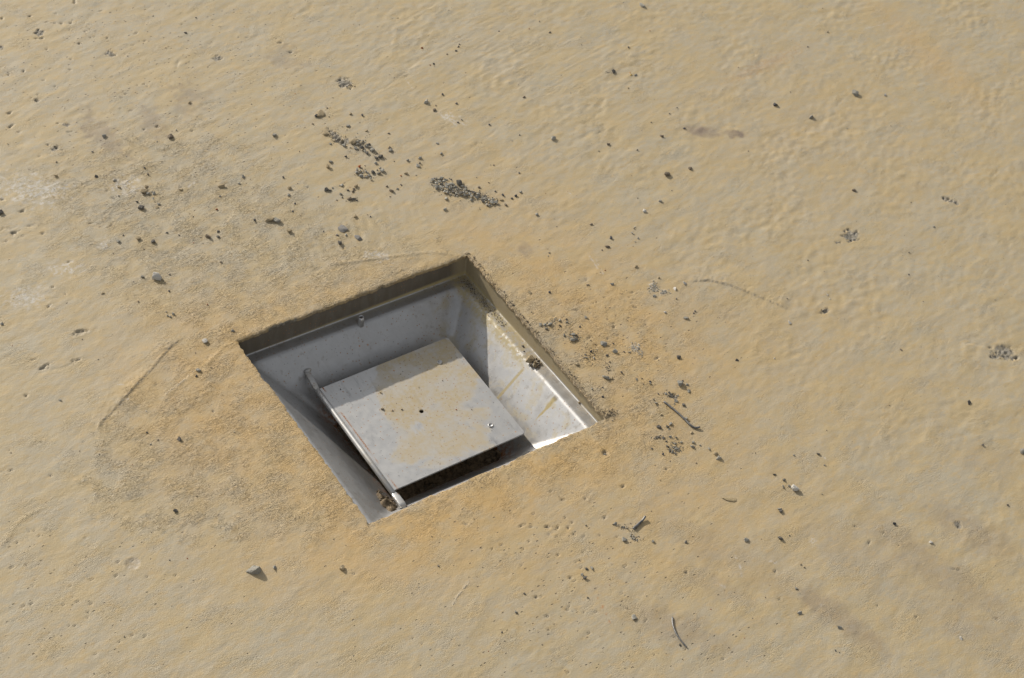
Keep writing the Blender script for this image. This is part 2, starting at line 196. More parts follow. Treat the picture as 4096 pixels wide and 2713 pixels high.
(0.423, 0.2367, 0, 4.0, 1.06, 0.48, 'b', 'small brown pebble right of the smooth light grey pebble', 'loose stones scattered on the slab'),
(0.1579, 0.4413, 0, 4.0, 1.18, -1.97, 't', 'small tan pebble upper right of the flat beige chip at the grit trail', 'loose stones scattered on the slab'),
(-0.1191, 0.466, 0, 4.0, 1.22, -1.67, 'd', 'small dark grey pebble above the tan flake ringed by little stones', 'loose stones scattered on the slab'),
(0.1591, 0.4023, 0, 3.9, 1.31, -0.29, 't', 'small tan pebble above the blocky gravel pile', 'loose stones scattered on the slab'),
(0.207, -0.1932, 0, 3.9, 1.01, -2.0, 'd', 'small dark grey pebble lower left of the straight long wire', 'loose stones scattered on the slab'),
(0.221, 0.3196, 0, 3.9, 1.11, 0.19, 'g', 'small grey pebble upper left of the long gravel pile', 'loose stones scattered on the slab'),
(0.2186, -0.2258, 0, 3.9, 1.32, 0.13, 'l', 'small light grey pebble lower right of the straight long wire', 'loose stones scattered on the slab'),
(0.0765, -0.2779, 0, 3.9, 1.17, -1.04, 'g', 'small grey pebble left of the short thick wire', 'loose stones scattered on the slab'),
(-0.1612, 0.4607, 0, 3.9, 1.04, 0.63, 'g', 'small grey pebble left of the tan flake ringed by little stones', 'loose stones scattered on the slab'),
(0.1411, 0.3874, 0, 3.9, 1.27, -1.37, 'g', 'angular grey gravel chip in the blocky pile behind the flat beige chip', 'gravel chips of the blocky pile'),
(0.3095, -0.0459, 0, 3.9, 1.29, -1.52, 'w', 'small white pebble left of the grey bar-shaped chip', 'loose stones scattered on the slab'),
(-0.1296, 0.4182, 0, 3.9, 1.07, -0.12, 'l', 'small light grey pebble right of the tan flake ringed by little stones', 'loose stones scattered on the slab'),
(0.2116, 0.2475, 0, 3.9, 1.33, -1.1, 'g', 'angular grey gravel chip in the long streak-shaped pile beyond the opening', 'gravel chips of the long pile'),
(-0.0437, 0.3188, 0, 3.9, 1.25, 0.5, 'n', 'small blue-grey pebble left of the tan flake with the grey stone', 'loose stones scattered on the slab'),
(0.0981, -0.3167, 0, 3.9, 1.4, -1.74, 'g', 'small grey pebble lower right of the short thick wire', 'loose stones scattered on the slab'),
(0.1768, 0.3283, 0, 3.9, 1.13, -0.07, 'g', 'small grey pebble right of the blocky gravel pile', 'loose stones scattered on the slab'),
(0.208, 0.2435, 0, 3.9, 1.17, -1.48, 'g', 'angular grey gravel chip in the long streak-shaped pile beyond the opening', 'gravel chips of the long pile'),
(0.2248, 0.2221, 0, 3.9, 1.05, -1.4, 'g', 'angular grey gravel chip in the long streak-shaped pile beyond the opening', 'gravel chips of the long pile'),
(0.1966, 0.2722, 0, 3.9, 1.01, -0.69, 'l', 'angular grey gravel chip in the long streak-shaped pile beyond the opening', 'gravel chips of the long pile'),
(0.1626, 0.3079, 0, 3.9, 1.13, -1.07, 't', 'small tan pebble right of the small gravel pile', 'loose stones scattered on the slab'),
(0.1957, 0.2664, 0, 3.9, 1.04, -1.19, 'l', 'angular grey gravel chip in the long streak-shaped pile beyond the opening', 'gravel chips of the long pile'),
(0.1989, 0.2462, 0, 3.9, 1.17, -1.93, 'g', 'angular grey gravel chip in the long streak-shaped pile beyond the opening', 'gravel chips of the long pile'),
(0.1149, 0.3321, 0, 3.8, 1.32, -1.62, 'g', 'angular gravel chip in the small round pile left of the long pile', 'gravel chips of the small pile'),
(0.1913, 0.0022, 0, 3.8, 1.28, -1.82, 'g', 'second nearest small grey pebble upper left of the mid-grey angular stone', 'loose stones scattered on the slab'),
(0.1862, 0.2687, 0, 3.8, 1.27, -0.5, 'g', 'angular grey gravel chip in the long streak-shaped pile beyond the opening', 'gravel chips of the long pile'),
(0.1974, 0.2635, 0, 3.8, 1.15, -0.4, 'g', 'angular grey gravel chip in the long streak-shaped pile beyond the opening', 'gravel chips of the long pile'),
(0.0073, -0.3166, 0, 3.8, 1.24, -1.94, 'g', 'small grey pebble upper left of the pale rounded pebble', 'loose stones scattered on the slab'),
(0.0871, 0.3089, 0, 3.8, 1.28, 0.05, 'b', 'second nearest small brown pebble lower left of the small gravel pile', 'loose stones scattered on the slab'),
(0.2217, 0.2116, 0, 3.8, 1.33, 0.63, 'g', 'angular grey gravel chip in the long streak-shaped pile beyond the opening', 'gravel chips of the long pile'),
(0.1904, 0.2804, 0, 3.8, 1.17, 0.32, 'd', 'angular grey gravel chip in the long streak-shaped pile beyond the opening', 'gravel chips of the long pile'),
(0.3428, -0.4258, 0, 3.8, 1.07, -1.01, 'n', 'blue-black pebble alone in the lower right', 'loose stones scattered on the slab'),
(0.1484, 0.0112, -0.03, 3.8, 1.12, -1.47, 'd', 'dark grey pebble on the steel ledge, upper left of the dirt clump on the ledge', 'stones on the steel ledge'),
(0.3255, 0.0898, 0, 3.8, 1.12, -1.45, 'n', 'small blue-grey pebble lower left of the bright white little stone', 'loose stones scattered on the slab'),
(0.1932, -0.1024, 0, 3.8, 1.04, 0.5, 't', 'small tan pebble right of the long dusty double lump', 'loose stones scattered on the slab'),
(0.2906, 0.3963, 0, 3.7, 1.3, -1.95, 'd', 'small dark grey pebble right of the pale oblong pebble', 'loose stones scattered on the slab'),
(0.0443, 0.6872, 0, 3.7, 1.13, -1.1, 'd', 'small black lump alone in the upper left', 'loose stones scattered on the slab'),
(0.2324, -0.1936, 0, 3.7, 1.25, 0.45, 'g', 'small grey pebble lower right of the straight long wire', 'loose stones scattered on the slab'),
(0.1919, 0.2706, 0, 3.7, 1.2, 0.3, 'g', 'angular grey gravel chip in the long streak-shaped pile beyond the opening', 'gravel chips of the long pile'),
(0.228, 0.216, 0, 3.7, 1.13, 0.36, 'l', 'angular grey gravel chip in the long streak-shaped pile beyond the opening', 'gravel chips of the long pile'),
(0.2254, -0.2135, 0, 3.7, 1.17, 0.21, 't', 'small tan pebble lower right of the straight long wire', 'loose stones scattered on the slab'),
(-0.1976, 0.2222, 0, 3.7, 1.24, -1.6, 'g', 'small grey pebble lower right of the whitish veined stone', 'loose stones scattered on the slab'),
(0.2627, 0.2086, 0, 3.7, 1.19, 0.42, 'n', 'second nearest small blue-grey pebble right of the long gravel pile', 'loose stones scattered on the slab'),
(0.2153, 0.2431, 0, 3.7, 1.19, -0.06, 'd', 'angular grey gravel chip in the long streak-shaped pile beyond the opening', 'gravel chips of the long pile'),
(0.2107, 0.2415, 0, 3.7, 1.31, -1.9, 'g', 'angular grey gravel chip in the long streak-shaped pile beyond the opening', 'gravel chips of the long pile'),
(0.2277, 0.3395, 0, 3.6, 1.2, -1.48, 'l', 'small light grey pebble below the pale oblong pebble', 'loose stones scattered on the slab'),
(-0.0358, 0.0205, -0.0508, 3.6, 1.15, 0.47, 'b', "small brown pebble on the flap, left of the flap's centre hole", 'small stones lying on the steel flap'),
(0.1899, -0.2261, 0, 3.6, 1.24, -2.0, 'g', 'small grey pebble below the straight long wire', 'loose stones scattered on the slab'),
(-0.1321, 0.3985, 0, 3.6, 1.25, -0.3, 'g', 'small grey pebble lower right of the tan flake ringed by little stones', 'loose stones scattered on the slab'),
(0.149, 0.3769, 0, 3.6, 1.15, -0.15, 'd', 'angular grey gravel chip in the blocky pile behind the flat beige chip', 'gravel chips of the blocky pile'),
(0.1384, 0.3811, 0, 3.6, 1.01, -0.27, 'd', 'angular grey gravel chip in the blocky pile behind the flat beige chip', 'gravel chips of the blocky pile'),
(0.136, 0.3836, 0, 3.6, 1.17, 0.16, 'g', 'angular grey gravel chip in the blocky pile behind the flat beige chip', 'gravel chips of the blocky pile'),
(0.2212, -0.0083, 0, 3.6, 1.18, -0.97, 'g', 'nearest small grey pebble upper left of the mid-grey angular stone', 'loose stones scattered on the slab'),
(0.106, 0.4012, 0, 3.6, 1.23, -1.07, 'g', 'small grey pebble lower right of the flat beige chip at the grit trail', 'loose stones scattered on the slab'),
(0.1994, 0.26, 0, 3.6, 1.06, 0.61, 'l', 'angular grey gravel chip in the long streak-shaped pile beyond the opening', 'gravel chips of the long pile'),
(0.1384, 0.3314, 0, 3.6, 1.14, -0.2, 'g', 'angular gravel chip in the small round pile left of the long pile', 'gravel chips of the small pile'),
(0.5323, 0.3405, 0, 3.6, 1.7, 0.68, 'y', 'small long yellow crumb below the long pale stone at the top edge', 'loose stones scattered on the slab'),
(0.1196, 0.3343, 0, 3.6, 1.33, -1.47, 'g', 'angular gravel chip in the small round pile left of the long pile', 'gravel chips of the small pile'),
(0.1116, 0.3427, 0, 3.6, 1.11, 0.13, 'l', 'angular gravel chip in the small round pile left of the long pile', 'gravel chips of the small pile'),
(0.1286, -0.3346, 0, 3.5, 1.26, -1.98, 'd', 'small dark grey pebble right of the short thick wire', 'loose stones scattered on the slab'),
(0.1178, 0.3192, 0, 3.5, 1.13, -1.18, 'l', 'angular gravel chip in the small round pile left of the long pile', 'gravel chips of the small pile'),
(0.3179, 0.1219, 0, 3.5, 1.2, 0.24, 'b', 'small brown pebble left of the bright white little stone', 'loose stones scattered on the slab'),
(0.2038, 0.2583, 0, 3.5, 1.1, -0.32, 'g', 'angular grey gravel chip in the long streak-shaped pile beyond the opening', 'gravel chips of the long pile'),
(0.1824, 0.385, 0, 3.5, 1.16, -0.82, 'd', 'small dark grey pebble upper right of the blocky gravel pile', 'loose stones scattered on the slab'),
(0.3069, 0.4805, 0, 3.5, 1.31, 0.51, 'd', 'small dark grey pebble lower right of the rust red crumb', 'loose stones scattered on the slab'),
(0.2158, -0.1579, 0, 3.5, 1.07, 0.21, 'g', 'small grey pebble upper left of the straight long wire', 'loose stones scattered on the slab'),
(0.4856, 0.4685, 0, 3.5, 1.03, -0.35, 'd', 'small dark grey pebble left of the long pale stone at the top edge', 'loose stones scattered on the slab'),
(0.3326, -0.3075, 0, 3.5, 1.32, -0.31, 'd', 'small dark grey pebble upper right of the bright angular white stone', 'loose stones scattered on the slab'),
(-0.0294, 0.3868, 0, 3.4, 1.15, -0.27, 'l', 'small light grey pebble right of the lone tan mortar wedge', 'loose stones scattered on the slab'),
(-0.2029, 0.2202, 0, 3.4, 1.33, -0.98, 'g', 'small grey pebble below the whitish veined stone', 'loose stones scattered on the slab'),
(0.1114, 0.3707, 0, 3.4, 1.33, -0.77, 'n', 'small blue-grey pebble lower left of the blocky gravel pile', 'loose stones scattered on the slab'),
(0.2005, -0.2073, 0, 3.4, 1.25, -0.05, 'g', 'small grey pebble lower left of the straight long wire', 'loose stones scattered on the slab'),
(0.2492, 0.2176, 0, 3.4, 1.32, -1.65, 'n', 'nearest small blue-grey pebble right of the long gravel pile', 'loose stones scattered on the slab'),
(0.185, -0.0618, 0, 3.4, 1.28, -1.14, 'g', 'small grey pebble lower left of the mid-grey angular stone', 'loose stones scattered on the slab'),
(0.2705, -0.3066, 0, 3.4, 1.12, -1.31, 'd', 'small dark grey pebble upper left of the bright angular white stone', 'loose stones scattered on the slab'),
(0.2046, 0.2624, 0, 3.4, 1.17, 0.54, 'g', 'angular grey gravel chip in the long streak-shaped pile beyond the opening', 'gravel chips of the long pile'),
(0.2642, -0.1525, 0, 3.4, 1.25, -0.3, 'g', 'small grey pebble right of the flat grey lump above the long wire', 'loose stones scattered on the slab'),
(0.1549, -0.0979, -0.03, 3.4, 1.1, -0.51, 't', 'small tan pebble on the steel ledge, upper left of the right corner of the opening', 'stones on the steel ledge'),
(0.1388, 0.2887, 0, 3.4, 1.24, 0.48, 'g', 'small grey pebble lower right of the small gravel pile', 'loose stones scattered on the slab'),
(0.129, 0.2983, 0, 3.4, 1.28, 0.15, 'b', 'small brown pebble lower right of the small gravel pile', 'loose stones scattered on the slab'),
(0.2679, -0.3258, 0, 3.4, 1.26, -1.47, 'g', 'second nearest small grey pebble left of the bright angular white stone', 'loose stones scattered on the slab'),
(0.2343, -0.152, 0, 3.4, 1.0, 0.12, 'g', 'small grey pebble lower left of the flat grey lump above the long wire', 'loose stones scattered on the slab'),
(0.1697, 0.4312, 0, 3.4, 1.11, 0.56, 'n', 'small blue-grey pebble above the blocky gravel pile', 'loose stones scattered on the slab'),
(0.0638, 0.3241, 0, 3.4, 1.12, -1.22, 'd', 'small dark grey pebble lower left of the small gravel pile', 'loose stones scattered on the slab'),
(-0.3625, 0.161, 0, 3.4, 1.34, -0.45, 'g', 'small grey pebble left of the dark round pebble of the rough patch', 'loose stones scattered on the slab'),
(0.2092, 0.237, 0, 3.3, 1.16, -0.01, 'd', 'angular grey gravel chip in the long streak-shaped pile beyond the opening', 'gravel chips of the long pile'),
(0.1901, 0.2624, 0, 3.3, 1.04, 0.44, 'g', 'angular grey gravel chip in the long streak-shaped pile beyond the opening', 'gravel chips of the long pile'),
(-0.1458, 0.3474, 0, 3.3, 1.33, -0.29, 'd', 'small dark grey pebble above the whitish veined stone', 'loose stones scattered on the slab'),
(0.1869, -0.0056, 0, 3.3, 1.3, -0.68, 'b', 'small brown pebble left of the mid-grey angular stone', 'loose stones scattered on the slab'),
(0.1454, 0.3874, 0, 3.3, 1.34, -1.76, 'g', 'angular grey gravel chip in the blocky pile behind the flat beige chip', 'gravel chips of the blocky pile'),
(0.5639, 0.392, 0, 3.3, 1.33, 0.45, 'd', 'small dark grey pebble below the long pale stone at the top edge', 'loose stones scattered on the slab'),
(0.1465, 0.3817, 0, 3.3, 1.17, -1.97, 'g', 'angular grey gravel chip in the blocky pile behind the flat beige chip', 'gravel chips of the blocky pile'),
(0.1825, -0.0207, 0, 3.3, 1.0, -1.55, 'g', 'small grey pebble left of the mid-grey angular stone', 'loose stones scattered on the slab'),
(0.1875, -0.0276, 0, 3.3, 1.07, -0.83, 'd', 'small dark grey pebble left of the mid-grey angular stone', 'loose stones scattered on the slab'),
(0.2087, -0.0707, 0, 3.3, 1.08, 0.43, 'd', 'small dark grey pebble below the mid-grey angular stone', 'loose stones scattered on the slab'),
(0.2721, 0.212, 0, 3.3, 1.02, 0.03, 'g', 'small grey pebble right of the long gravel pile', 'loose stones scattered on the slab'),
(0.2302, 0.2432, 0, 3.3, 1.09, -0.84, 'b', 'small brown pebble right of the long gravel pile', 'loose stones scattered on the slab'),
(0.2158, 0.2524, 0, 3.3, 1.15, 0.51, 'g', 'angular grey gravel chip in the long streak-shaped pile beyond the opening', 'gravel chips of the long pile'),
(0.2745, -0.328, 0, 3.3, 1.29, -0.91, 'g', 'nearest small grey pebble left of the bright angular white stone', 'loose stones scattered on the slab'),
(0.1921, 0.2674, 0, 3.3, 1.05, 0.2, 'd', 'angular grey gravel chip in the long streak-shaped pile beyond the opening', 'gravel chips of the long pile'),
(0.2076, -0.1013, 0, 3.3, 1.26, -0.68, 'n', 'small blue-grey pebble right of the long dusty double lump', 'loose stones scattered on the slab'),
(0.1208, 0.3313, 0, 3.3, 1.18, -1.67, 'l', 'angular gravel chip in the small round pile left of the long pile', 'gravel chips of the small pile'),
(0.1127, 0.338, 0, 3.3, 1.15, 0.09, 'l', 'angular gravel chip in the small round pile left of the long pile', 'gravel chips of the small pile'),
(0.1152, 0.3252, 0, 3.3, 1.17, 0.58, 'g', 'angular gravel chip in the small round pile left of the long pile', 'gravel chips of the small pile'),
(0.2066, 0.0468, 0, 3.2, 1.19, -1.56, 'n', 'small blue-grey pebble upper left of the mid-grey angular stone', 'loose stones scattered on the slab'),
(0.3556, 0.4972, 0, 3.2, 1.22, -0.01, 'd', 'second nearest small dark grey pebble right of the rust red crumb', 'loose stones scattered on the slab'),
(0.3483, 0.4908, 0, 3.2, 1.34, -0.5, 'd', 'nearest small dark grey pebble right of the rust red crumb', 'loose stones scattered on the slab'),
(0.0902, 0.3124, 0, 3.2, 1.05, -0.01, 'b', 'nearest small brown pebble lower left of the small gravel pile', 'loose stones scattered on the slab'),
(0.5028, -0.1158, 0, 3.2, 1.6, -1.99, 'w', 'small long white pebble upper right of the white bone-like chip', 'loose stones scattered on the slab'),
]
GRIT=[(0.0217,0.7403,0,2.0,'d'),(-0.1634,0.5229,0,2.6,'d'),(-0.0844,0.5037,0,2.4,'g'),(-0.0534,0.5131,0,2.4,'l'),(-0.2099,0.5249,0,2.4,'d'),(-0.0648,0.4399,0,1.3,'d'),(-0.0476,0.5878,0,1.1,'t'),(0.0538,0.5158,0,1.9,'d'),(-0.0713,0.5761,0,1.2,'d'),(0.071,0.7112,0,2.0,'d'),(0.3149,0.5893,0,1.8,'d'),(0.3106,0.5169,0,3.2,'r'),(0.3013,0.4804,0,1.7,'r'),(0.3338,0.4904,0,2.9,'b'),(0.36,0.5005,0,2.7,'d'),(0.4239,0.5017,0,2.2,'n'),(0.1825,0.4593,0,1.1,'d'),(0.2648,0.4052,0,1.9,'d'),(0.284,0.4208,0,3.1,'d'),(0.2727,0.3626,0,3.1,'n'),(0.2797,0.3647,0,2.2,'n'),(0.3068,0.3412,0,3.1,'n'),(0.3307,0.3051,0,2.2,'n'),(0.113,0.5089,0,1.7,'o'),(0.1368,0.4646,0,2.4,'d'),(0.1304,0.4479,0,2.4,'d'),(0.1046,0.4454,0,2.9,'b'),(0.1361,0.4231,0,1.8,'g'),(0.1379,0.4154,0,1.5,'n'),(0.0644,0.4059,0,1.6,'d'),(0.1493,0.3584,0,2.5,'d'),(0.1539,0.3447,0,1.9,'t'),(0.1612,0.3348,0,1.9,'d'),(0.1879,0.317,0,2.7,'d'),(0.1546,0.3075,0,2.4,'r'),(0.1724,0.2997,0,2.1,'l'),(0.1466,0.2924,0,2.7,'d'),(0.1234,0.2803,0,1.8,'d'),(0.0686,0.3267,0,2.9,'g'),(0.0784,0.3273,0,2.1,'g'),(0.0703,0.3058,0,2.6,'d'),(0.0829,0.3143,0,3.1,'n'),(0.0833,0.2933,0,2.9,'d'),(0.0621,0.3053,0,2.2,'d'),(0.0139,0.323,0,2.7,'n'),(0.0049,0.3121,0,2.6,'n'),(0.023,0.3715,0,3.2,'d'),(0.0823,0.2644,0,1.7,'d'),(0.0838,0.2596,0,2.3,'n'),(0.021,0.2637,0,1.9,'n'),(0.0274,0.2282,0,2.6,'b'),(-0.0146,0.2733,0,1.6,'l'),(0.2698,0.271,0,1.8,'n'),(0.2899,0.243,0,2.9,'b'),(0.2378,0.2604,0,1.6,'d'),(0.2461,0.2452,0,1.9,'d'),(0.2445,0.2282,0,3.0,'n'),(0.2561,0.2069,0,2.7,'n'),(0.2626,0.2083,0,3.0,'g'),(0.2074,0.2727,0,2.1,'n'),(0.2102,0.2097,0,1.3,'d'),(-0.1211,0.4534,0,3.2,'d'),(-0.1304,0.4214,0,2.9,'g'),(-0.134,0.4098,0,3.1,'l'),(-0.154,0.4139,0,3.0,'d'),(-0.0604,0.3775,0,2.9,'g'),(-0.1137,0.3222,0,1.8,'d'),(-0.1345,0.3376,0,2.4,'d'),(-0.1924,0.368,0,2.4,'d'),(-0.1812,0.3345,0,1.9,'d'),(-0.1251,0.3184,0,1.8,'r'),(-0.173,0.2824,0,2.4,'d'),(-0.2152,0.2912,0,1.6,'d'),(-0.1857,0.2577,0,2.4,'n'),(-0.2241,0.2595,0,2.5,'b'),(-0.2031,0.229,0,2.7,'g'),(-0.2046,0.2231,0,2.2,'l'),(-0.1118,0.2731,0,2.3,'b'),(-0.0747,0.3578,0,2.9,'r'),(-0.176,0.433,0,3.1,'g'),(-0.1685,0.4339,0,2.6,'d'),(-0.2178,0.1226,0,3.1,'n'),(-0.1971,0.1268,0,2.0,'b'),(-0.3,0.0742,0,3.1,'d'),(-0.3039,0.057,0,2.4,'g'),(-0.2944,0.0591,0,1.8,'n'),(-0.2923,-0.0311,0,2.6,'t'),(-0.2245,0.0671,0,2.2,'b'),(-0.3536,-0.0931,0,1.6,'d'),(-0.4324,-0.1559,0,2.2,'d'),(-0.4757,-0.1807,0,1.4,'b'),(-0.3367,-0.2324,0,1.1,'d'),(-0.1169,-0.2334,0,2.2,'n'),(-0.103,-0.1973,0,1.3,'n'),(-0.104,-0.3353,0,2.0,'n'),(0.0479,-0.2641,0,2.1,'d'),(0.0826,-0.3041,0,3.2,'g'),(0.0844,-0.3068,0,2.9,'g'),(0.0738,-0.2772,0,1.7,'b'),(0.0817,-0.2865,0,2.0,'d'),(0.084,-0.289,0,1.7,'n'),(0.0819,-0.2988,0,2.7,'g'),(-0.0581,-0.307,0,2.9,'d'),(-0.0036,-0.3431,0,2.4,'d'),(0.0457,-0.4373,0,2.7,'d'),(0.1588,-0.4337,0,1.6,'d'),(0.1207,-0.2828,0,1.0,'d'),(0.0378,-0.284,0,1.6,'t'),(0.2322,-0.3821,0,1.7,'d'),(0.2187,-0.4186,0,2.0,'b'),(0.2195,-0.4233,0,2.1,'b'),(0.1809,-0.5219,0,1.9,'n'),(0.4724,-0.4676,0,2.3,'d'),(0.2898,0.2431,0,2.6,'g'),(0.2723,0.2123,0,3.1,'n'),(0.2567,0.2068,0,2.2,'n'),(0.3976,0.1343,0,1.8,'d'),(0.4445,0.1255,0,1.5,'n'),(0.3039,0.0774,0,2.3,'n'),(0.3634,0.0919,0,2.0,'l'),(0.3608,0.0897,0,2.2,'d'),(0.354,0.0855,0,2.4,'w'),(0.3544,0.0826,0,2.4,'l'),(0.3553,0.0734,0,2.6,'l'),(0.3483,0.0704,0,1.8,'l'),(0.2531,0.0361,0,2.0,'n'),(0.2551,0.0349,0,2.5,'d'),(0.2436,0.1032,0,2.3,'d'),(0.2393,0.0997,0,2.3,'g'),(0.3377,0.0049,0,2.9,'t'),(0.3354,-0.0341,0,2.5,'l'),(0.3422,-0.062,0,2.2,'n'),(0.3393,-0.0638,0,1.8,'n'),(0.2068,-0.0171,0,2.8,'d'),(0.1698,0.0298,0,1.8,'n'),(0.1996,-0.0004,0,2.6,'d'),(0.1968,-0.0041,0,3.2,'g'),(0.1953,-0.0285,0,3.1,'d'),(0.2079,-0.0619,0,1.5,'w'),(0.1874,-0.0572,0,3.2,'d'),(0.196,-0.0569,0,3.0,'n'),(0.1931,-0.0674,0,2.5,'l'),(0.2055,-0.0803,0,2.5,'b'),(0.2262,-0.0587,0,2.2,'n'),(0.2299,-0.0755,0,2.5,'d'),(0.2353,-0.0793,0,2.5,'g'),(0.1899,-0.1023,0,3.0,'g'),(0.2294,-0.1279,0,3.1,'n'),(0.2274,-0.1306,0,3.1,'g'),(0.224,-0.1198,0,1.8,'n'),(0.2203,-0.1276,0,1.6,'d'),(0.2633,-0.145,0,2.1,'n'),(0.2386,-0.1523,0,2.9,'d'),(0.2263,-0.1483,0,2.4,'n'),(0.2168,-0.1529,0,2.5,'d'),(0.2152,-0.1627,0,2.0,'g'),(0.234,-0.1696,0,2.1,'g'),(0.2106,-0.1757,0,3.2,'t'),(0.2062,-0.197,0,3.1,'g'),(0.1882,-0.2012,0,3.1,'d'),(0.2056,-0.2107,0,3.1,'g'),(0.1931,-0.2109,0,2.6,'n'),(0.2067,-0.219,0,2.8,'g'),(0.1985,-0.2173,0,3.2,'g'),(0.1907,-0.2291,0,3.2,'d'),(0.1883,-0.2232,0,2.7,'d'),(0.1792,-0.2235,0,2.5,'n'),(0.1723,-0.2107,0,2.3,'n'),(0.2231,-0.233,0,2.8,'g'),(0.2285,-0.2423,0,3.2,'g'),(0.2038,-0.2519,0,1.9,'d'),(0.1223,-0.1919,0,3.1,'g'),(0.3073,-0.2956,0,2.6,'g'),(0.3286,-0.324,0,3.1,'g'),(0.2997,-0.3548,0,1.7,'l'),(0.1764,-0.1094,0,2.5,'d'),(0.1675,-0.1216,0,3.0,'n'),(0.1635,-0.1056,0,2.6,'g'),(0.3798,-0.168,0,2.1,'w'),(0.5071,-0.3886,0,3.0,'d'),(0.3844,-0.2647,0,1.5,'w'),(0.4721,-0.4676,0,2.2,'d'),(0.464,0.4871,0,2.1,'r'),(0.534,0.3454,0,2.2,'y'),(0.5129,0.32,0,2.4,'t'),(0.5474,0.2558,0,2.0,'n'),(0.5311,0.2503,0,2.2,'n'),(0.4991,0.2467,0,1.9,'n'),(0.5309,0.2165,0,3.2,'n'),(0.4504,0.2094,0,2.6,'d'),(0.4049,0.231,0,1.7,'n'),(0.5794,0.1413,0,1.7,'d'),(0.4858,0.4949,0,1.7,'d'),(0.3309,0.305,0,1.8,'n'),(0.8372,0.2929,0,2.8,'d'),(0.7899,0.2787,0,2.8,'d'),(0.7053,0.2112,0,1.9,'d'),(0.7019,-0.0851,0,2.7,'g'),(0.6417,-0.1063,0,2.4,'d'),(0.6154,-0.1362,0,2.1,'n'),(0.5195,-0.057,0,2.3,'n'),(0.5014,-0.1224,0,2.0,'w'),(-0.0268,0.0124,-0.0508,2.2,'b'),(-0.0167,0.0087,-0.0508,2.5,'b'),(-0.0249,0.043,-0.0508,2.6,'t'),(0.0101,0.0573,-0.0508,1.5,'d'),(0.0145,0.059,-0.0508,1.2,'d'),(0.0384,-0.0212,-0.0508,1.9,'r'),(0.0343,-0.0138,-0.0508,1.0,'d'),(0.0819,-0.0323,-0.0508,1.2,'d'),(0.0542,-0.0296,-0.0508,1.3,'b'),(0.0183,0.029,-0.0508,1.3,'b'),(0.0481,0.0249,-0.0508,1.6,'b'),(-0.0628,0.0696,-0.0508,1.8,'n'),(-0.0516,0.0639,-0.0508,1.2,'n'),(-0.0437,0.0564,-0.0508,1.9,'d'),(0.1456,0.0034,-0.03,2.3,'n'),(0.1481,0.0517,-0.03,1.7,'d'),(0.112,0.3269,0,3.0,'l'),(0.1338,0.3303,0,2.7,'d'),(0.2248,0.2162,0,2.4,'g'),(0.2275,0.2258,0,2.0,'g'),(0.228,0.2204,0,2.2,'l'),(0.2019,0.2489,0,2.5,'g'),(0.2175,0.2338,0,3.0,'d'),(0.2183,0.2423,0,3.0,'g'),(0.2265,0.212,0,2.2,'d'),(0.2146,0.2473,0,2.8,'g'),(0.2013,0.2744,0,3.1,'g'),(0.2215,0.2371,0,3.1,'g'),(0.1975,0.2421,0,2.4,'l'),(0.2254,0.2194,0,2.5,'g'),(0.2294,0.2084,0,2.0,'g'),(0.2226,0.2246,0,2.5,'l'),(0.2226,0.2185,0,2.6,'g'),(0.1921,0.249,0,3.2,'l'),(0.192,0.2565,0,2.9,'l'),(0.2038,0.2541,0,2.8,'g'),(0.2207,0.2293,0,2.4,'g'),(0.1836,0.2779,0,2.6,'d'),(0.231,0.2181,0,2.1,'g'),(0.2019,0.2399,0,2.0,'l'),(0.1934,0.2808,0,2.6,'g'),(0.184,0.2827,0,2.1,'g'),(0.2056,0.252,0,2.0,'d'),(0.2256,0.227,0,2.9,'g'),(0.1897,0.2843,0,2.1,'g'),(0.1816,0.2736,0,2.8,'g'),(0.1946,0.2451,0,2.4,'g'),(0.2004,0.2805,0,2.1,'g'),(0.1868,0.2782,0,2.7,'l'),(0.1947,0.2734,0,2.0,'g'),(0.2072,0.2544,0,3.1,'g'),(0.2013,0.251,0,1.9,'g'),(0.1997,0.2546,0,2.1,'g'),(0.2004,0.2525,0,2.0,'g'),(0.2232,0.2301,0,2.9,'l'),(0.1869,0.2606,0,3.1,'l'),(0.2007,0.277,0,2.7,'g'),(0.2281,0.2234,0,2.1,'g'),(0.194,0.276,0,2.2,'g'),(0.2062,0.2568,0,2.2,'d'),(0.1816,0.2798,0,2.2,'g'),(0.2266,0.2072,0,2.1,'l'),(0.2321,0.2071,0,2.0,'d'),(0.1802,0.2751,0,2.6,'d'),(0.2043,0.2494,0,2.7,'g'),(0.1965,0.2444,0,2.4,'d'),(0.1997,0.2668,0,2.2,'l'),(0.2014,0.2581,0,2.3,'g'),(0.1975,0.276,0,2.4,'g'),(0.1986,0.2691,0,2.3,'l'),(0.1983,0.2562,0,2.0,'g'),(0.1933,0.2538,0,2.1,'g'),(0.2146,0.2499,0,2.0,'l')]
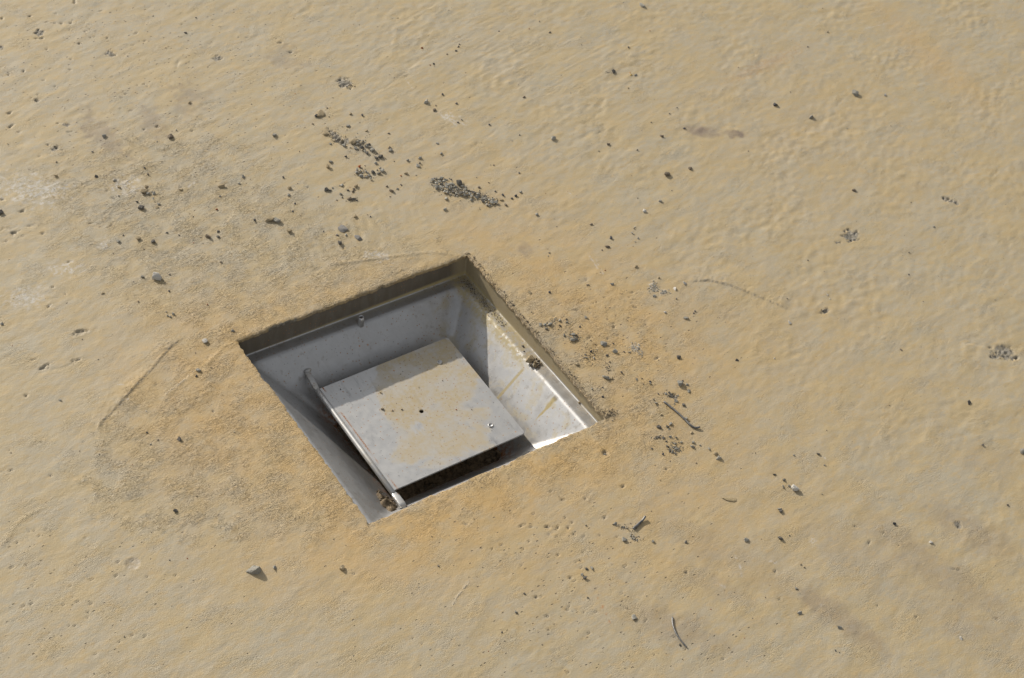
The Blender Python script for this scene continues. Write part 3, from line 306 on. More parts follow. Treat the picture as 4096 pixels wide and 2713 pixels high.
PITS=[(-0.158,0.8234,2.5,2.0,0.11),(-0.123,0.8118,3.0,2.0,0.1),(-0.1127,0.7927,1.6,1.6,-0.46),(-0.1087,0.7907,2.0,0.9,-0.46),(-0.0925,0.7797,1.8,1.8,-0.46),(-0.1001,0.7845,1.4,1.4,-0.46),(-0.0819,0.7749,2.1,2.1,-0.46),(-0.1289,0.7618,4.2,2.1,-0.18),(-0.1352,0.7642,2.0,1.9,-0.46),(-0.0898,0.729,2.2,2.2,-0.47),(-0.0522,0.7237,2.0,1.4,-0.46),(-0.0714,0.7343,1.0,1.0,-0.46),(-0.0667,0.7333,1.4,1.4,-0.46),(-0.1317,0.7367,1.4,1.4,-0.47),(-0.1131,0.7037,1.5,1.5,-0.47),(-0.1227,0.6853,2.1,1.8,-0.47),(-0.1761,0.7085,1.9,2.2,-0.47),(-0.196,0.7104,1.8,1.7,-0.47),(-0.1786,0.6919,1.4,1.3,-0.47),(-0.1611,0.6793,1.9,1.5,-0.47),(-0.1526,0.6617,2.0,1.5,-0.47),(-0.1578,0.6628,1.1,1.1,-0.47),(-0.0793,0.6075,2.8,1.3,-0.61),(-0.0868,0.6027,3.4,0.9,-0.47),(-0.0354,0.7816,2.3,1.3,0.1),(-0.0911,0.8018,2.0,1.4,-0.46),(-0.2248,0.6389,5.5,2.3,0.2),(-0.2323,0.6136,4.7,2.0,0.41),(-0.2272,0.5985,2.4,1.2,-0.47),(-0.1947,0.5435,2.3,1.0,-0.74),(-0.097,0.6566,1.1,1.1,-0.47),(-0.0919,0.6577,1.0,0.9,-0.47),(-0.0106,0.6958,2.8,1.4,-0.32),(-0.007,0.6935,1.0,1.0,-0.46),(-0.0159,0.7162,4.0,1.0,0.2),(-0.0732,0.7493,1.3,1.3,-0.46),(-0.0699,0.7497,1.3,1.3,-0.46),(-0.0653,0.7514,1.0,1.0,-0.46),(-0.059,0.8148,2.9,3.6,-0.46),(-0.0589,0.6156,1.8,1.7,-0.47),(-0.051,0.6146,1.8,1.7,-0.47),(-0.0489,0.6093,1.7,1.6,-0.47),(-0.0727,0.5301,2.5,1.7,-0.2),(-0.0886,0.5328,2.0,1.3,-0.47),(-0.1951,0.5945,2.5,1.0,0.5),(-0.2061,0.5604,1.6,1.5,-0.48),(-0.2235,0.5446,1.6,1.5,-0.48),(-0.1702,0.57,1.5,1.4,-0.47),(-0.1748,0.5711,1.6,1.5,-0.47),(-0.0755,0.6142,1.4,1.3,-0.47),(-0.2934,0.4927,3.3,1.9,-0.74),(-0.281,0.4628,4.1,2.3,0.16),(-0.3039,0.4306,5.8,3.1,0.03),(-0.2833,0.4346,5.0,1.1,-0.35),(-0.2749,0.4158,2.8,1.9,-0.48),(-0.2966,0.4221,2.3,0.9,-0.48),(-0.3165,0.4225,2.0,1.8,-0.48),(-0.3207,0.4233,1.4,1.2,-0.48),(-0.1971,0.3915,4.6,1.2,0.62),(-0.2996,0.3265,2.7,1.8,-0.23),(-0.3161,0.3004,2.4,2.1,-0.49),(-0.2923,0.3096,1.6,1.4,-0.49),(-0.2673,0.3561,2.5,1.3,-0.49),(-0.3017,0.246,8.5,3.4,-0.12),(-0.1775,0.4487,3.9,1.0,0.78),(-0.1763,0.4342,2.6,1.9,-0.48),(-0.2181,0.4053,2.2,1.3,-0.74),(-0.3589,0.2151,6.6,2.8,0.32),(-0.327,0.2094,3.9,1.3,0.75),(-0.3211,0.2077,3.3,1.6,0.21),(-0.3651,0.2315,4.0,0.9,-0.25),(-0.3919,0.1842,2.2,2.0,-0.5),(-0.2613,0.1332,2.6,1.3,0.09),(-0.438,0.1215,1.5,1.2,-0.5),(-0.446,0.0946,3.6,1.0,0.19),(-0.3642,0.0939,1.7,0.8,-0.03),(-0.2243,0.0676,1.6,1.3,-0.5),(-0.4042,0.1149,1.3,1.0,-0.5),(-0.413,0.0678,2.3,0.6,-0.5),(-0.4624,0.0112,1.4,1.1,-0.51),(-0.4568,0.0084,1.5,0.7,-0.51),(-0.4555,-0.0003,1.5,0.9,-0.51),(-0.4428,0.0003,1.4,1.1,-0.51),(-0.4461,0.0042,1.1,0.9,-0.51),(-0.4826,-0.0199,1.4,1.0,-0.51),(-0.4729,0.0037,1.1,0.9,-0.51),(-0.4782,0.0023,1.1,0.9,-0.51),(-0.4548,-0.0949,1.5,1.1,-0.51),(-0.4452,-0.1035,1.6,1.2,-0.51),(-0.4514,-0.1119,1.3,1.0,-0.51),(-0.4546,-0.1164,1.1,0.8,-0.51),(-0.4865,-0.0548,2.2,0.8,-0.06),(-0.3565,-0.113,2.3,1.1,-0.72),(0.1232,-0.1908,3.4,3.9,-0.5),(0.0995,-0.1708,2.2,1.2,-0.5),(0.2569,-0.1019,3.1,1.6,-0.06),(0.1133,-0.2391,2.4,1.8,-0.5),(0.1694,-0.2422,2.4,1.2,-0.5),(0.1058,-0.3674,2.1,1.3,-0.51),(0.0175,-0.2995,2.0,1.0,-0.51),(-0.0047,-0.3139,2.6,1.7,-0.94),(-0.0039,-0.318,2.1,1.5,-0.94),(0.0114,-0.2465,2.4,2.0,-0.51),(0.0298,-0.268,1.8,1.4,-0.51),(-0.0533,-0.3403,2.1,1.3,-0.51),(-0.0498,-0.3159,2.3,1.4,-0.51),(-0.0298,-0.345,1.8,1.3,-0.51),(-0.0264,-0.342,1.8,1.3,-0.51),(0.0247,-0.3732,1.8,0.7,-0.51),(-0.0175,-0.356,1.3,0.9,-0.51),(-0.0053,-0.362,1.5,1.1,-0.51),(0.0157,-0.4331,1.3,0.9,-0.51),(0.074,-0.4725,1.5,1.1,-0.52),(0.0206,-0.4182,1.3,0.9,-0.51),(0.0467,-0.4266,2.0,0.7,-1.15),(0.3032,-0.4071,2.0,0.9,-0.51),(0.3242,-0.429,1.6,1.2,-0.51),(0.3014,-0.4321,3.2,1.2,0.47),(0.328,-0.45,1.5,0.6,-1.08),(0.1895,-0.4112,2.1,1.5,-0.51),(0.1707,-0.4425,1.8,1.3,-0.51),(0.3565,-0.5754,2.7,1.4,-0.51),(0.2825,-0.5309,1.8,1.3,-0.51),(0.3603,-0.5046,4.8,0.9,-0.73),(0.2564,-0.5002,1.6,1.1,-0.51),(-0.1984,-0.199,2.0,1.0,-0.51),(-0.0636,-0.2,2.4,1.5,-0.51),(-0.1315,-0.1411,2.0,1.6,-0.51),(0.1472,0.612,4.4,1.6,-0.32),(0.1491,0.5886,3.6,2.3,-0.47),(0.2615,0.4759,3.7,0.9,-0.25)]
CHIPS=[(-0.126,0.7739,5.3,8.1,-0.46),(-0.0636,0.6917,7.3,4.3,-1.1),(-0.1848,0.6459,3.2,3.0,-0.47),(-0.1719,0.5861,6.2,2.5,-0.69),(-0.202,0.5498,4.9,3.3,0.29),(-0.1824,0.7668,4.2,4.6,-0.47),(0.1824,0.4995,11.7,8.1,-1.12),(0.5975,-0.0477,10.1,9.1,-1.01),(0.5739,-0.0485,3.5,1.9,-0.48),(0.5898,-0.0547,4.0,2.2,-0.05),(0.7554,-0.0586,10.9,3.7,-1.02),(0.6314,-0.2915,13.1,10.2,-1.13),(0.6165,-0.2924,5.7,3.7,-0.74),(0.4837,-0.1353,5.3,3.2,-0.07),(0.119,0.4079,16.9,5.2,-1.57),(0.0583,0.6206,5.0,5.7,-0.47),(0.1263,0.3964,4.5,6.9,-0.48),(0.4043,-0.4602,3.2,4.7,-0.51),(0.2391,-0.1587,7.4,2.5,-0.73)]
CHALK=[(0.2454,-0.0778,7.7,6.9,-0.49),(0.3216,-0.0049,7.3,8.2,-0.49),(0.3289,-0.0171,5.9,5.5,-0.49)]
ROUGH=[(-0.2562,0.509),(-0.1925,0.5392),(-0.15,0.5311),(-0.1064,0.5367),(-0.0387,0.5162),(0.0127,0.4614),(0.0206,0.3833),(0.0525,0.2863),(0.0875,0.2202),(0.1554,0.1503),(0.2119,0.0741),(0.3079,0.0023),(0.3704,-0.0184),(0.4087,-0.072),(0.4442,-0.1279),(0.3241,-0.1154),(0.2936,-0.1224),(0.2588,-0.1945),(0.1953,-0.2394),(0.1297,-0.2244),(0.006,-0.1974),(-0.0992,-0.1923),(-0.2231,-0.1364),(-0.3165,-0.0748),(-0.3919,0.0093),(-0.389,0.0543),(-0.3361,0.1116),(-0.2691,0.1512),(-0.2169,0.1833),(-0.2435,0.2755),(-0.2534,0.3619),(-0.2668,0.4447)]
ORANGE=[(-0.1667,0.1108,110.9,86.2,-1.16,0.75),(-0.2431,0.0432,100.2,74.0,-1.48,0.65),(-0.1495,-0.0776,111.3,64.7,-1.5,0.8),(-0.0642,-0.1787,158.2,44.1,-0.12,0.9),(0.0842,-0.1643,99.6,45.6,-0.08,0.85),(0.2119,0.0741,109.4,44.3,-1.21,0.5),(0.2375,-0.0531,114.9,80.4,-1.41,0.75),(-0.0197,0.1562,137.4,42.9,-0.02,0.55),(0.171,-0.2886,119.6,98.3,-0.5,0.4),(0.9312,0.1908,117.6,25.3,-1.61,0.5),(0.374,-0.1422,175.4,136.7,-0.74,0.22),(0.2467,0.1759,169.9,84.7,-1.22,0.25),(-0.0803,-0.2481,205.0,54.7,-0.51,0.3),(0.6686,0.1438,169.3,129.5,-1.02,0.15)]
STAIN=[(0.2202,0.1216,10.6,11.3,-0.49,0.5),(0.5494,0.2005,25.6,12.1,-0.61,1),(0.5829,0.1784,12.3,9.8,-0.47,1),(0.2008,-0.4688,27.2,16.4,-1.39,0.55),(0.2147,-0.5015,57.6,16.3,-1.39,0.6),(0.344,-0.5045,110.2,26.3,-1.31,0.42),(0.4128,-0.4769,67.6,24.7,-1.21,0.42),(0.054,-0.4171,65.3,24.2,-0.94,0.42),(0.1221,-0.3931,53.5,16.8,-1.06,0.25),(0.3375,-0.4417,51.4,17.6,-1.42,0.3),(-0.1401,0.54,19.8,54.1,0.05,0.5),(-0.0736,0.5436,17.4,31.5,0.05,0.45),(0.502,-0.4078,47.9,26.2,-0.73,0.2),(-0.0113,0.56,24.8,34.5,-0.47,0.4),(0.135,0.5759,22.8,27.3,-0.47,0.35),(0.1592,-0.3818,112.4,25.5,-1.17,0.22),(0.2815,-0.4501,90.0,34.6,-1.3,0.22),(0.327,-0.571,85.1,34.2,-1.19,0.25)]
WHITE=[(-0.2577,0.4922,46.7,28.8,-0.86),(-0.3339,0.3237,26.7,17.4,-0.49),(-0.2754,0.3489,20.5,13.9,-0.73),(0.2697,0.3726,21.9,10.1,-1.23),(-0.1537,0.4469,23.4,19.6,-0.48),(-0.2395,0.4827,30.9,19.4,-0.48),(-0.2193,0.3647,7.6,11.1,-0.48),(0.0567,0.1981,18.9,10.7,-0.98),(0.2506,-0.4,5.7,4.0,-0.51),(0.1957,-0.4022,4.7,2.8,-0.51),(-0.0819,0.4112,8.1,3.2,0.44),(-0.2975,0.1533,7.0,1.1,-0.84),(-0.305,0.1255,10.2,1.2,0.39)]
RUST=[(0.0034,-0.3596,2.4,2.8,-1.71),(0.0015,-0.3691,1.4,1.4,-0.51),(-0.0009,-0.3782,2.4,1.3,-1.35),(0.0063,-0.3482,1.2,2.1,-0.51),(0.7123,0.2744,75.4,11.5,0.1)]
LINES=[('step',0.8,[(-0.3436,0.1051),(-0.3341,0.1127),(-0.3128,0.1239),(-0.2843,0.141),(-0.2525,0.1586),(-0.2219,0.1783),(-0.1999,0.1849)]),('step',0.5,[(-0.2125,0.1318),(-0.2358,0.1221),(-0.2642,0.1119)]),('step',0.95,[(0.3657,-0.0159),(0.3901,-0.0272),(0.4082,-0.0468),(0.4283,-0.0808),(0.4473,-0.1156)]),('ridge',0.7,[(-0.0149,0.2176),(0.0182,0.2034),(0.0485,0.1941),(0.0842,0.1836),(0.1195,0.1717),(0.1441,0.152),(0.1541,0.1433)]),('ridge',0.3,[(-0.4964,0.003),(-0.4825,0.0143),(-0.4684,0.0257),(-0.4545,0.0309),(-0.4376,0.0313)]),('step',0.22,[(-0.0959,-0.2647),(-0.1168,-0.2748),(-0.1351,-0.2861)]),('groove',0.5,[(0.0012,0.5653),(0.0052,0.5547),(0.0087,0.5431),(0.0142,0.5355)]),('groove',0.4,[(0.0126,0.6411),(0.0046,0.6311),(-0.0002,0.6234)]),('groove',0.5,[(-0.3173,0.4408),(-0.3104,0.4446),(-0.3029,0.4396),(-0.2974,0.4399),(-0.2904,0.4436)]),('groove',0.6,[(0.5958,-0.2579),(0.6052,-0.261),(0.6131,-0.2696),(0.623,-0.2779),(0.6309,-0.2788),(0.6499,-0.2944),(0.6566,-0.2986)]),('groove',0.6,[(0.6343,-0.311),(0.6395,-0.3167)]),('groove',0.5,[(0.8333,-0.048),(0.847,-0.0456),(0.8528,-0.0415)]),('groove',0.5,[(0.4654,-0.1351),(0.4753,-0.1353),(0.4817,-0.1357)]),('groove',0.5,[(0.4845,-0.4163),(0.4856,-0.4214),(0.4878,-0.4262)]),('groove',0.4,[(-0.3542,0.2077),(-0.3439,0.2041),(-0.3329,0.2049),(-0.3223,0.2049)]),('ridge',0.5,[(-0.1549,0.1499),(-0.1686,0.1497),(-0.1904,0.1386),(-0.2047,0.1313)]),('groove',0.25,[(0.2531,0.4801),(0.2927,0.4961),(0.3381,0.5152)]),('groove',0.25,[(0.183,0.4779),(0.2382,0.503),(0.2738,0.5212)]),('groove',0.25,[(0.2378,0.3094),(0.2832,0.3168),(0.3438,0.3439)]),('groove',0.25,[(0.294,0.5558),(0.3413,0.578),(0.3845,0.5977)]),('groove',0.3,[(0.1981,0.2996),(0.2429,0.3044),(0.2796,0.3163)]),('groove',0.25,[(0.3667,0.3795),(0.4007,0.3977),(0.4486,0.4175)]),('groove',0.25,[(0.2193,0.4644),(0.2544,0.4795),(0.2717,0.4835)]),('groove',0.2,[(0.387,0.4853),(0.4209,0.5003),(0.4516,0.5121)])]
SCUFF=[[(0.2851,0.0831),(0.2826,0.0631),(0.2783,0.0359)],[(0.2886,0.0756),(0.285,0.0563),(0.2793,0.0342)],[(0.2572,0.4729),(0.2557,0.4535),(0.2552,0.4387)],[(0.1218,-0.3864),(0.1261,-0.3947),(0.1309,-0.4041)],[(0.1655,-0.3685),(0.1619,-0.3852),(0.1524,-0.4035)],[(0.3184,0.1928),(0.3258,0.1867),(0.328,0.1753)],[(0.8889,0.276),(0.91,0.2724),(0.9323,0.2702)],[(0.2682,0.3874),(0.2736,0.3651),(0.2817,0.3501)],[(0.2077,-0.4629),(0.2034,-0.472)],[(0.3327,-0.3088),(0.3355,-0.3149),(0.3382,-0.3212)]]
PLUG=(-0.3876,-0.0784,7.7,8.9,-0.51)
WIRES=[[(0.2247,-0.1612),(0.2274,-0.1747),(0.2294,-0.1897),(0.2303,-0.2039),(0.2331,-0.2105),(0.2377,-0.2125)],[(0.1092,-0.2868),(0.1048,-0.2887),(0.0994,-0.2901),(0.0889,-0.2933)],[(0.0588,-0.4061),(0.0536,-0.4137),(0.0498,-0.4244),(0.0492,-0.4351),(0.0496,-0.4433)]]
PITZONES=[('sparse',(-0.0388,0.6433,224.9,179.3,-0.47)),('sparse',(-0.4678,-0.093,89.4,76.6,-0.51)),('sparse',(-0.0318,-0.3381,134.8,128.5,-0.51)),('dense',(0.2411,-0.0391,72.3,68.6,-1.42)),('sparse',(0.0105,-0.2664,69.1,45.0,-0.51))]
CLUSTERS=[(0.119,0.4079,0.0096,0.005,-1.49,90,0.8,1.8,'dgbt'),(0.139,0.3821,0.0088,0.0058,-1.32,40,0.8,2.0,'gdgt'),(0.1149,0.3335,0.0071,0.006,-0.74,35,0.8,2.2,'gdbt'),(0.199,0.2574,0.0128,0.0078,-1.04,200,0.8,1.9,'ggld'),(0.2266,0.2232,0.0086,0.0041,-1.11,170,0.8,1.9,'gdgb'),(0.149,0.3513,0.0034,0.0034,-0.48,20,0.8,1.6,'gd'),(0.0792,0.3001,0.0044,0.0027,-0.48,30,0.8,1.6,'bd'),(0.3216,-0.0049,0.0036,0.005,-0.49,90,0.8,2.0,'wllg'),(0.3289,-0.0171,0.003,0.0023,-0.49,60,0.8,2.0,'wlg'),(0.2454,-0.0767,0.0032,0.0035,-0.98,90,0.7,1.8,'wl'),(0.2457,-0.0877,0.0019,0.0025,-0.49,40,0.7,1.6,'wl'),(0.2395,-0.158,0.0046,0.0021,-0.73,60,0.8,2.0,'dgl'),(0.1949,-0.2234,0.004,0.0043,-0.5,90,0.8,2.0,'gdl'),(0.1876,-0.2005,0.0032,0.0012,-0.28,40,0.8,1.6,'dg'),(0.1847,0.0059,0.0058,0.0025,-0.15,50,0.8,1.6,'gl'),(0.191,-0.0282,0.0048,0.0048,-0.97,60,0.8,2.0,'gd'),(0.1941,-0.0599,0.0057,0.0056,-0.49,60,0.8,1.6,'dgn'),(0.1993,-0.0878,0.0028,0.0042,-0.5,30,0.8,1.6,'dn'),(0.0807,-0.2849,0.0048,0.002,-0.84,40,0.8,1.8,'gdt'),(0.0923,-0.2905,0.0032,0.002,0.25,30,0.8,1.6,'gd'),(0.0841,-0.3033,0.0027,0.0023,-0.73,30,0.8,1.8,'g'),(-0.1348,0.4188,0.009,0.0078,-1.36,30,0.8,1.6,'gdt'),(0.4829,-0.1353,0.002,0.0018,-0.49,14,0.8,2.0,'nd'),(0.5912,-0.0488,0.004,0.003,-1.01,40,0.8,2.0,'gl'),(0.6219,-0.2923,0.0058,0.0027,-0.61,22,0.8,1.8,'gt'),(0.185,0.4931,0.0034,0.0026,-1.0,24,0.8,2.4,'bdt'),(0.5078,0.3585,0.0026,0.0012,-0.47,24,0.7,1.2,'d'),(0.1971,-0.0314,0.0168,0.0155,-1.41,60,0.7,1.4,'dgn')]
CAM_C=[-0.80135, -1.2041, 1.58672]
CAM_R=[[0.839154, -0.537836, 0.080948], [-0.34359, -0.639581, -0.687665], [0.421623, 0.549244, -0.721502]]
SUN_E, SKY_S, EXPO = 4.0, 0.135, 0.0

R_ = math.radians
rng = np.random.default_rng(11)
rnd = random.Random(7)
scene = bpy.context.scene
COL = scene.collection

# ------------------------------------------------------------------ helpers
def tag(o, label=None, cat=None, group=None, kind=None):
    if label: o['label'] = label
    if cat: o['category'] = cat
    if group: o['group'] = group
    if kind: o['kind'] = kind
    return o

def link_mesh(name, me, mat=None, parent=None, smooth=False):
    o = bpy.data.objects.new(name, me)
    COL.objects.link(o)
    if mat is not None and len(me.materials) == 0:
        me.materials.append(mat)
    if parent: o.parent = parent
    if smooth:
        me.polygons.foreach_set('use_smooth', [True] * len(me.polygons))
    return o

def mesh_np(name, verts, quads):
    me = bpy.data.meshes.new(name)
    v = np.ascontiguousarray(verts, dtype=np.float32)
    q = np.ascontiguousarray(quads, dtype=np.int32)
    me.vertices.add(len(v)); me.vertices.foreach_set('co', v.ravel())
    me.loops.add(q.size); me.loops.foreach_set('vertex_index', q.ravel())
    me.polygons.add(len(q))
    me.polygons.foreach_set('loop_start', np.arange(0, q.size, 4, dtype=np.int32))
    me.polygons.foreach_set('loop_total', np.full(len(q), 4, dtype=np.int32))
    me.update(calc_edges=True)
    return me

class NT:
    """tiny node-tree builder"""
    def __init__(self, name):
        self.m = bpy.data.materials.new(name); self.m.use_nodes = True
        self.t = self.m.node_tree; self.t.nodes.clear()
        self.out = self.t.nodes.new('ShaderNodeOutputMaterial')
        self.b = self.t.nodes.new('ShaderNodeBsdfPrincipled')
        self.t.links.new(self.b.outputs[0], self.out.inputs[0])
        self.tc = self.t.nodes.new('ShaderNodeTexCoord')
    def put(self, sock, v):
        if isinstance(v, bpy.types.NodeSocket): self.t.links.new(v, sock)
        elif isinstance(v, (tuple, list)) and len(v) == 3 and sock.type == 'RGBA': sock.default_value = (*v, 1)
        else: sock.default_value = v
    def obj(self): return self.tc.outputs['Object']
    def mapping(self, vec, scale=(1, 1, 1), rot=(0, 0, 0), loc=(0, 0, 0)):
        n = self.t.nodes.new('ShaderNodeMapping'); self.put(n.inputs['Vector'], vec)
        n.inputs['Scale'].default_value = scale; n.inputs['Rotation'].default_value = rot; n.inputs['Location'].default_value = loc
        return n.outputs[0]
    def noise(self, vec, scale, detail=3, rough=.55, dist=0.0, col=False):
        n = self.t.nodes.new('ShaderNodeTexNoise'); self.put(n.inputs['Vector'], vec)
        n.inputs['Scale'].default_value = scale; n.inputs['Detail'].default_value = detail
        n.inputs['Roughness'].default_value = rough; n.inputs['Distortion'].default_value = dist
        return n.outputs['Color' if col else 'Fac']
    def voro(self, vec, scale, feature='F1', out='Distance', rand=1.0):
        n = self.t.nodes.new('ShaderNodeTexVoronoi'); n.feature = feature; self.put(n.inputs['Vector'], vec)
        n.inputs['Scale'].default_value = scale; n.inputs['Randomness'].default_value = rand
        return n.outputs[out]
    def ramp(self, f, a, b, lo=0.0, hi=1.0):
        n = self.t.nodes.new('ShaderNodeMapRange'); n.interpolation_type = 'SMOOTHSTEP'
        self.put(n.inputs[0], f); n.inputs[1].default_value = a; n.inputs[2].default_value = b
        n.inputs[3].default_value = lo; n.inputs[4].default_value = hi
        return n.outputs[0]
    def math(self, op, a, b=0.0, c=None):
        n = self.t.nodes.new('ShaderNodeMath'); n.operation = op
        self.put(n.inputs[0], a); self.put(n.inputs[1], b)
        if c is not None: self.put(n.inputs[2], c)
        return n.outputs[0]
    def mix(self, f, a, b, mode='MIX'):
        n = self.t.nodes.new('ShaderNodeMix'); n.data_type = 'RGBA'; n.blend_type = mode
        self.put(n.inputs[0], f); self.put(n.inputs[6], a); self.put(n.inputs[7], b)
        return n.outputs[2]
    def attr(self, name):
        n = self.t.nodes.new('ShaderNodeAttribute'); n.attribute_name = name
        s = self.t.nodes.new('ShaderNodeSeparateColor'); self.t.links.new(n.outputs['Color'], s.inputs[0])
        return s.outputs[0], s.outputs[1], s.outputs[2], n.outputs['Alpha']
    def sep(self, vec):
        n = self.t.nodes.new('ShaderNodeSeparateXYZ'); self.put(n.inputs[0], vec)
        return n.outputs
    def bump(self, h, dist, strength=1.0, normal=None):
        n = self.t.nodes.new('ShaderNodeBump'); self.put(n.inputs['Height'], h)
        n.inputs['Distance'].default_value = dist; self.put(n.inputs['Strength'], strength)
        if normal is not None: self.put(n.inputs['Normal'], normal)
        return n.outputs[0]
    def set(self, **k):
        names = dict(color='Base Color', rough='Roughness', metal='Metallic', normal='Normal', spec='Specular IOR Level')
        for kk, v in k.items(): self.put(self.b.inputs[names[kk]], v)
        return self.m

# ------------------------------------------------------------------ materials
def mat_ground():
    n = NT('trowelled_concrete'); P = n.obj()
    rough, orange, stain, chip = n.attr('maskA')
    white, rust, pz, grime = n.attr('maskB')
    Pm = n.mapping(P, (1, 1.9, 1), (0, 0, R_(-13)))
    big = n.noise(Pm, 26, 4, .6)
    mid = n.noise(Pm, 85, 4, .62, .4)
    fine = n.noise(P, 520, 3, .65)
    mica = n.noise(P, 1300, 2, .6)
    cld = n.noise(P, 9, 5, .62, .3)
    c = n.mix(n.ramp(n.math('ADD', n.math('MULTIPLY', big, .6), n.math('MULTIPLY', cld, .4)), .40, .60), GC['tan'], GC['grey'])
    c = n.mix(n.ramp(n.noise(P, 17, 5, .66, .2), .50, .70, 0, .5), c, GC['cool'])
    c = n.mix(n.ramp(mid, .46, .72, 0, .62), c, GC['ochre'])
    c = n.mix(n.ramp(n.noise(Pm, 60, 3, .6, .3), .54, .74, 0, .55), c, GC['cool'])
    og = n.math('MULTIPLY', orange, n.ramp(n.noise(P, 30, 5, .7), .28, .68, .30, 1))
    c = n.mix(og, c, GC['orange'])
    c = n.mix(n.math('MULTIPLY', stain, n.ramp(n.noise(P, 48, 5, .65), .3, .62, .45, 1)), c, GC['stain'])
    c = n.mix(n.math('MULTIPLY', white, n.ramp(n.noise(P, 190, 4, .7), .4, .62, .0, .85)), c, GC['white'])
    c = n.mix(n.math('MULTIPLY', rust, n.ramp(n.noise(P, 240, 4, .7), .35, .6, .15, 1)), c, (.40, .17, .05))
    c = n.mix(n.math('MULTIPLY', chip, n.ramp(n.noise(P, 330, 3, .7), .3, .6, .45, 1)), c, GC['aggregate_shade'])  # bare aggregate in the chips, and the shade painted into the pits
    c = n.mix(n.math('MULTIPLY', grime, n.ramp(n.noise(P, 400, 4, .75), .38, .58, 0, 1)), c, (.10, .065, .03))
    # tiny specks of dirt
    v = n.voro(P, 190, 'F1', 'Distance'); vc = n.voro(P, 190, 'F1', 'Color')
    spk = n.math('MULTIPLY', n.ramp(v, .07, .13, 1, 0), n.ramp(n.sep(vc)[0], .86, .88))
    c = n.mix(n.math('MULTIPLY', spk, .75), c, (.09, .07, .055))
    c = n.mix(n.ramp(fine, .3, .7, 0, .22), c, n.mix(.5, c, (.20, .15, .09)))
    c = n.mix(n.ramp(mica, .45, .8, 0, .22), c, (.62, .56, .45))
    # relief
    Pr = n.mapping(P, (1, 2.5, 1), (0, 0, R_(-10)))
    rip = n.noise(Pr, 330, 3, .62)
    grain = n.noise(P, 620, 3, .68)
    soft = n.noise(Pm, 170, 3, .55)
    Pc = n.mapping(P, (1, 2.1, 1), (0, 0, R_(-8)))
    crev = n.math('ADD', n.ramp(n.noise(Pc, 430, 3, .6), .53, .66), n.math('MULTIPLY', n.ramp(n.noise(Pc, 250, 3, .6), .56, .68), 1.2))
    hr = n.math('MULTIPLY', rough, n.math('SUBTRACT', n.math('ADD', n.math('MULTIPLY', rip, .8), n.math('MULTIPLY', grain, .8)), n.math('MULTIPLY', crev, 1.25)))
    hs = n.math('ADD', n.math('MULTIPLY', soft, .34), n.math('MULTIPLY', grain, .50))
    hc = n.math('MULTIPLY', n.math('ADD', chip, grime), n.math('MULTIPLY', n.noise(P, 420, 4, .75), 2.0))
    pv = n.voro(n.mapping(P, (1, 1.7, 1), (0, 0, R_(-12))), 210); pc = n.voro(n.mapping(P, (1, 1.7, 1), (0, 0, R_(-12))), 210, 'F1', 'Color')
    ps = n.sep(pc)
    pit = n.math('MULTIPLY', n.ramp(n.math('DIVIDE', pv, n.ramp(ps[1], 0, 1, .5, 1.3)), .12, .26, 1, 0), n.math('GREATER_THAN', pz, ps[0]))
    h = n.math('ADD', n.math('ADD', hr, hs), hc)
    h = n.math('SUBTRACT', h, n.math('MULTIPLY', pit, 3.6))
    h = n.math('ADD', h, n.math('MULTIPLY', n.noise(P, 900, 2, .6), .16))
    c = n.mix(n.math('MULTIPLY', pit, .6), c, (.16, .12, .08))  # pit bottoms coloured darker, shade painted into the recess
    return n.set(color=c, rough=.62, spec=.42, normal=n.bump(h, .00065, 1.0))

def mat_stone(name, base, var=.25, scale=500):
    n = NT(name); P = n.obj()
    f = n.noise(P, scale, 4, .65); g = n.noise(P, scale * .35, 2, .5)
    lo = tuple(x * (1 - var * 1.4) for x in base); hi = tuple(min(1, x * (1 + var)) for x in base)
    c = n.mix(n.ramp(f, .3, .7), lo, hi)
    c = n.mix(n.ramp(g, .45, .7, 0, .5), c, tuple(.55 * x + .45 * y for x, y in zip(base, (.40, .33, .22))))
    return n.set(color=c, rough=.92, spec=.2, normal=n.bump(n.noise(P, scale * 1.3, 4, .7), .0006, .9))

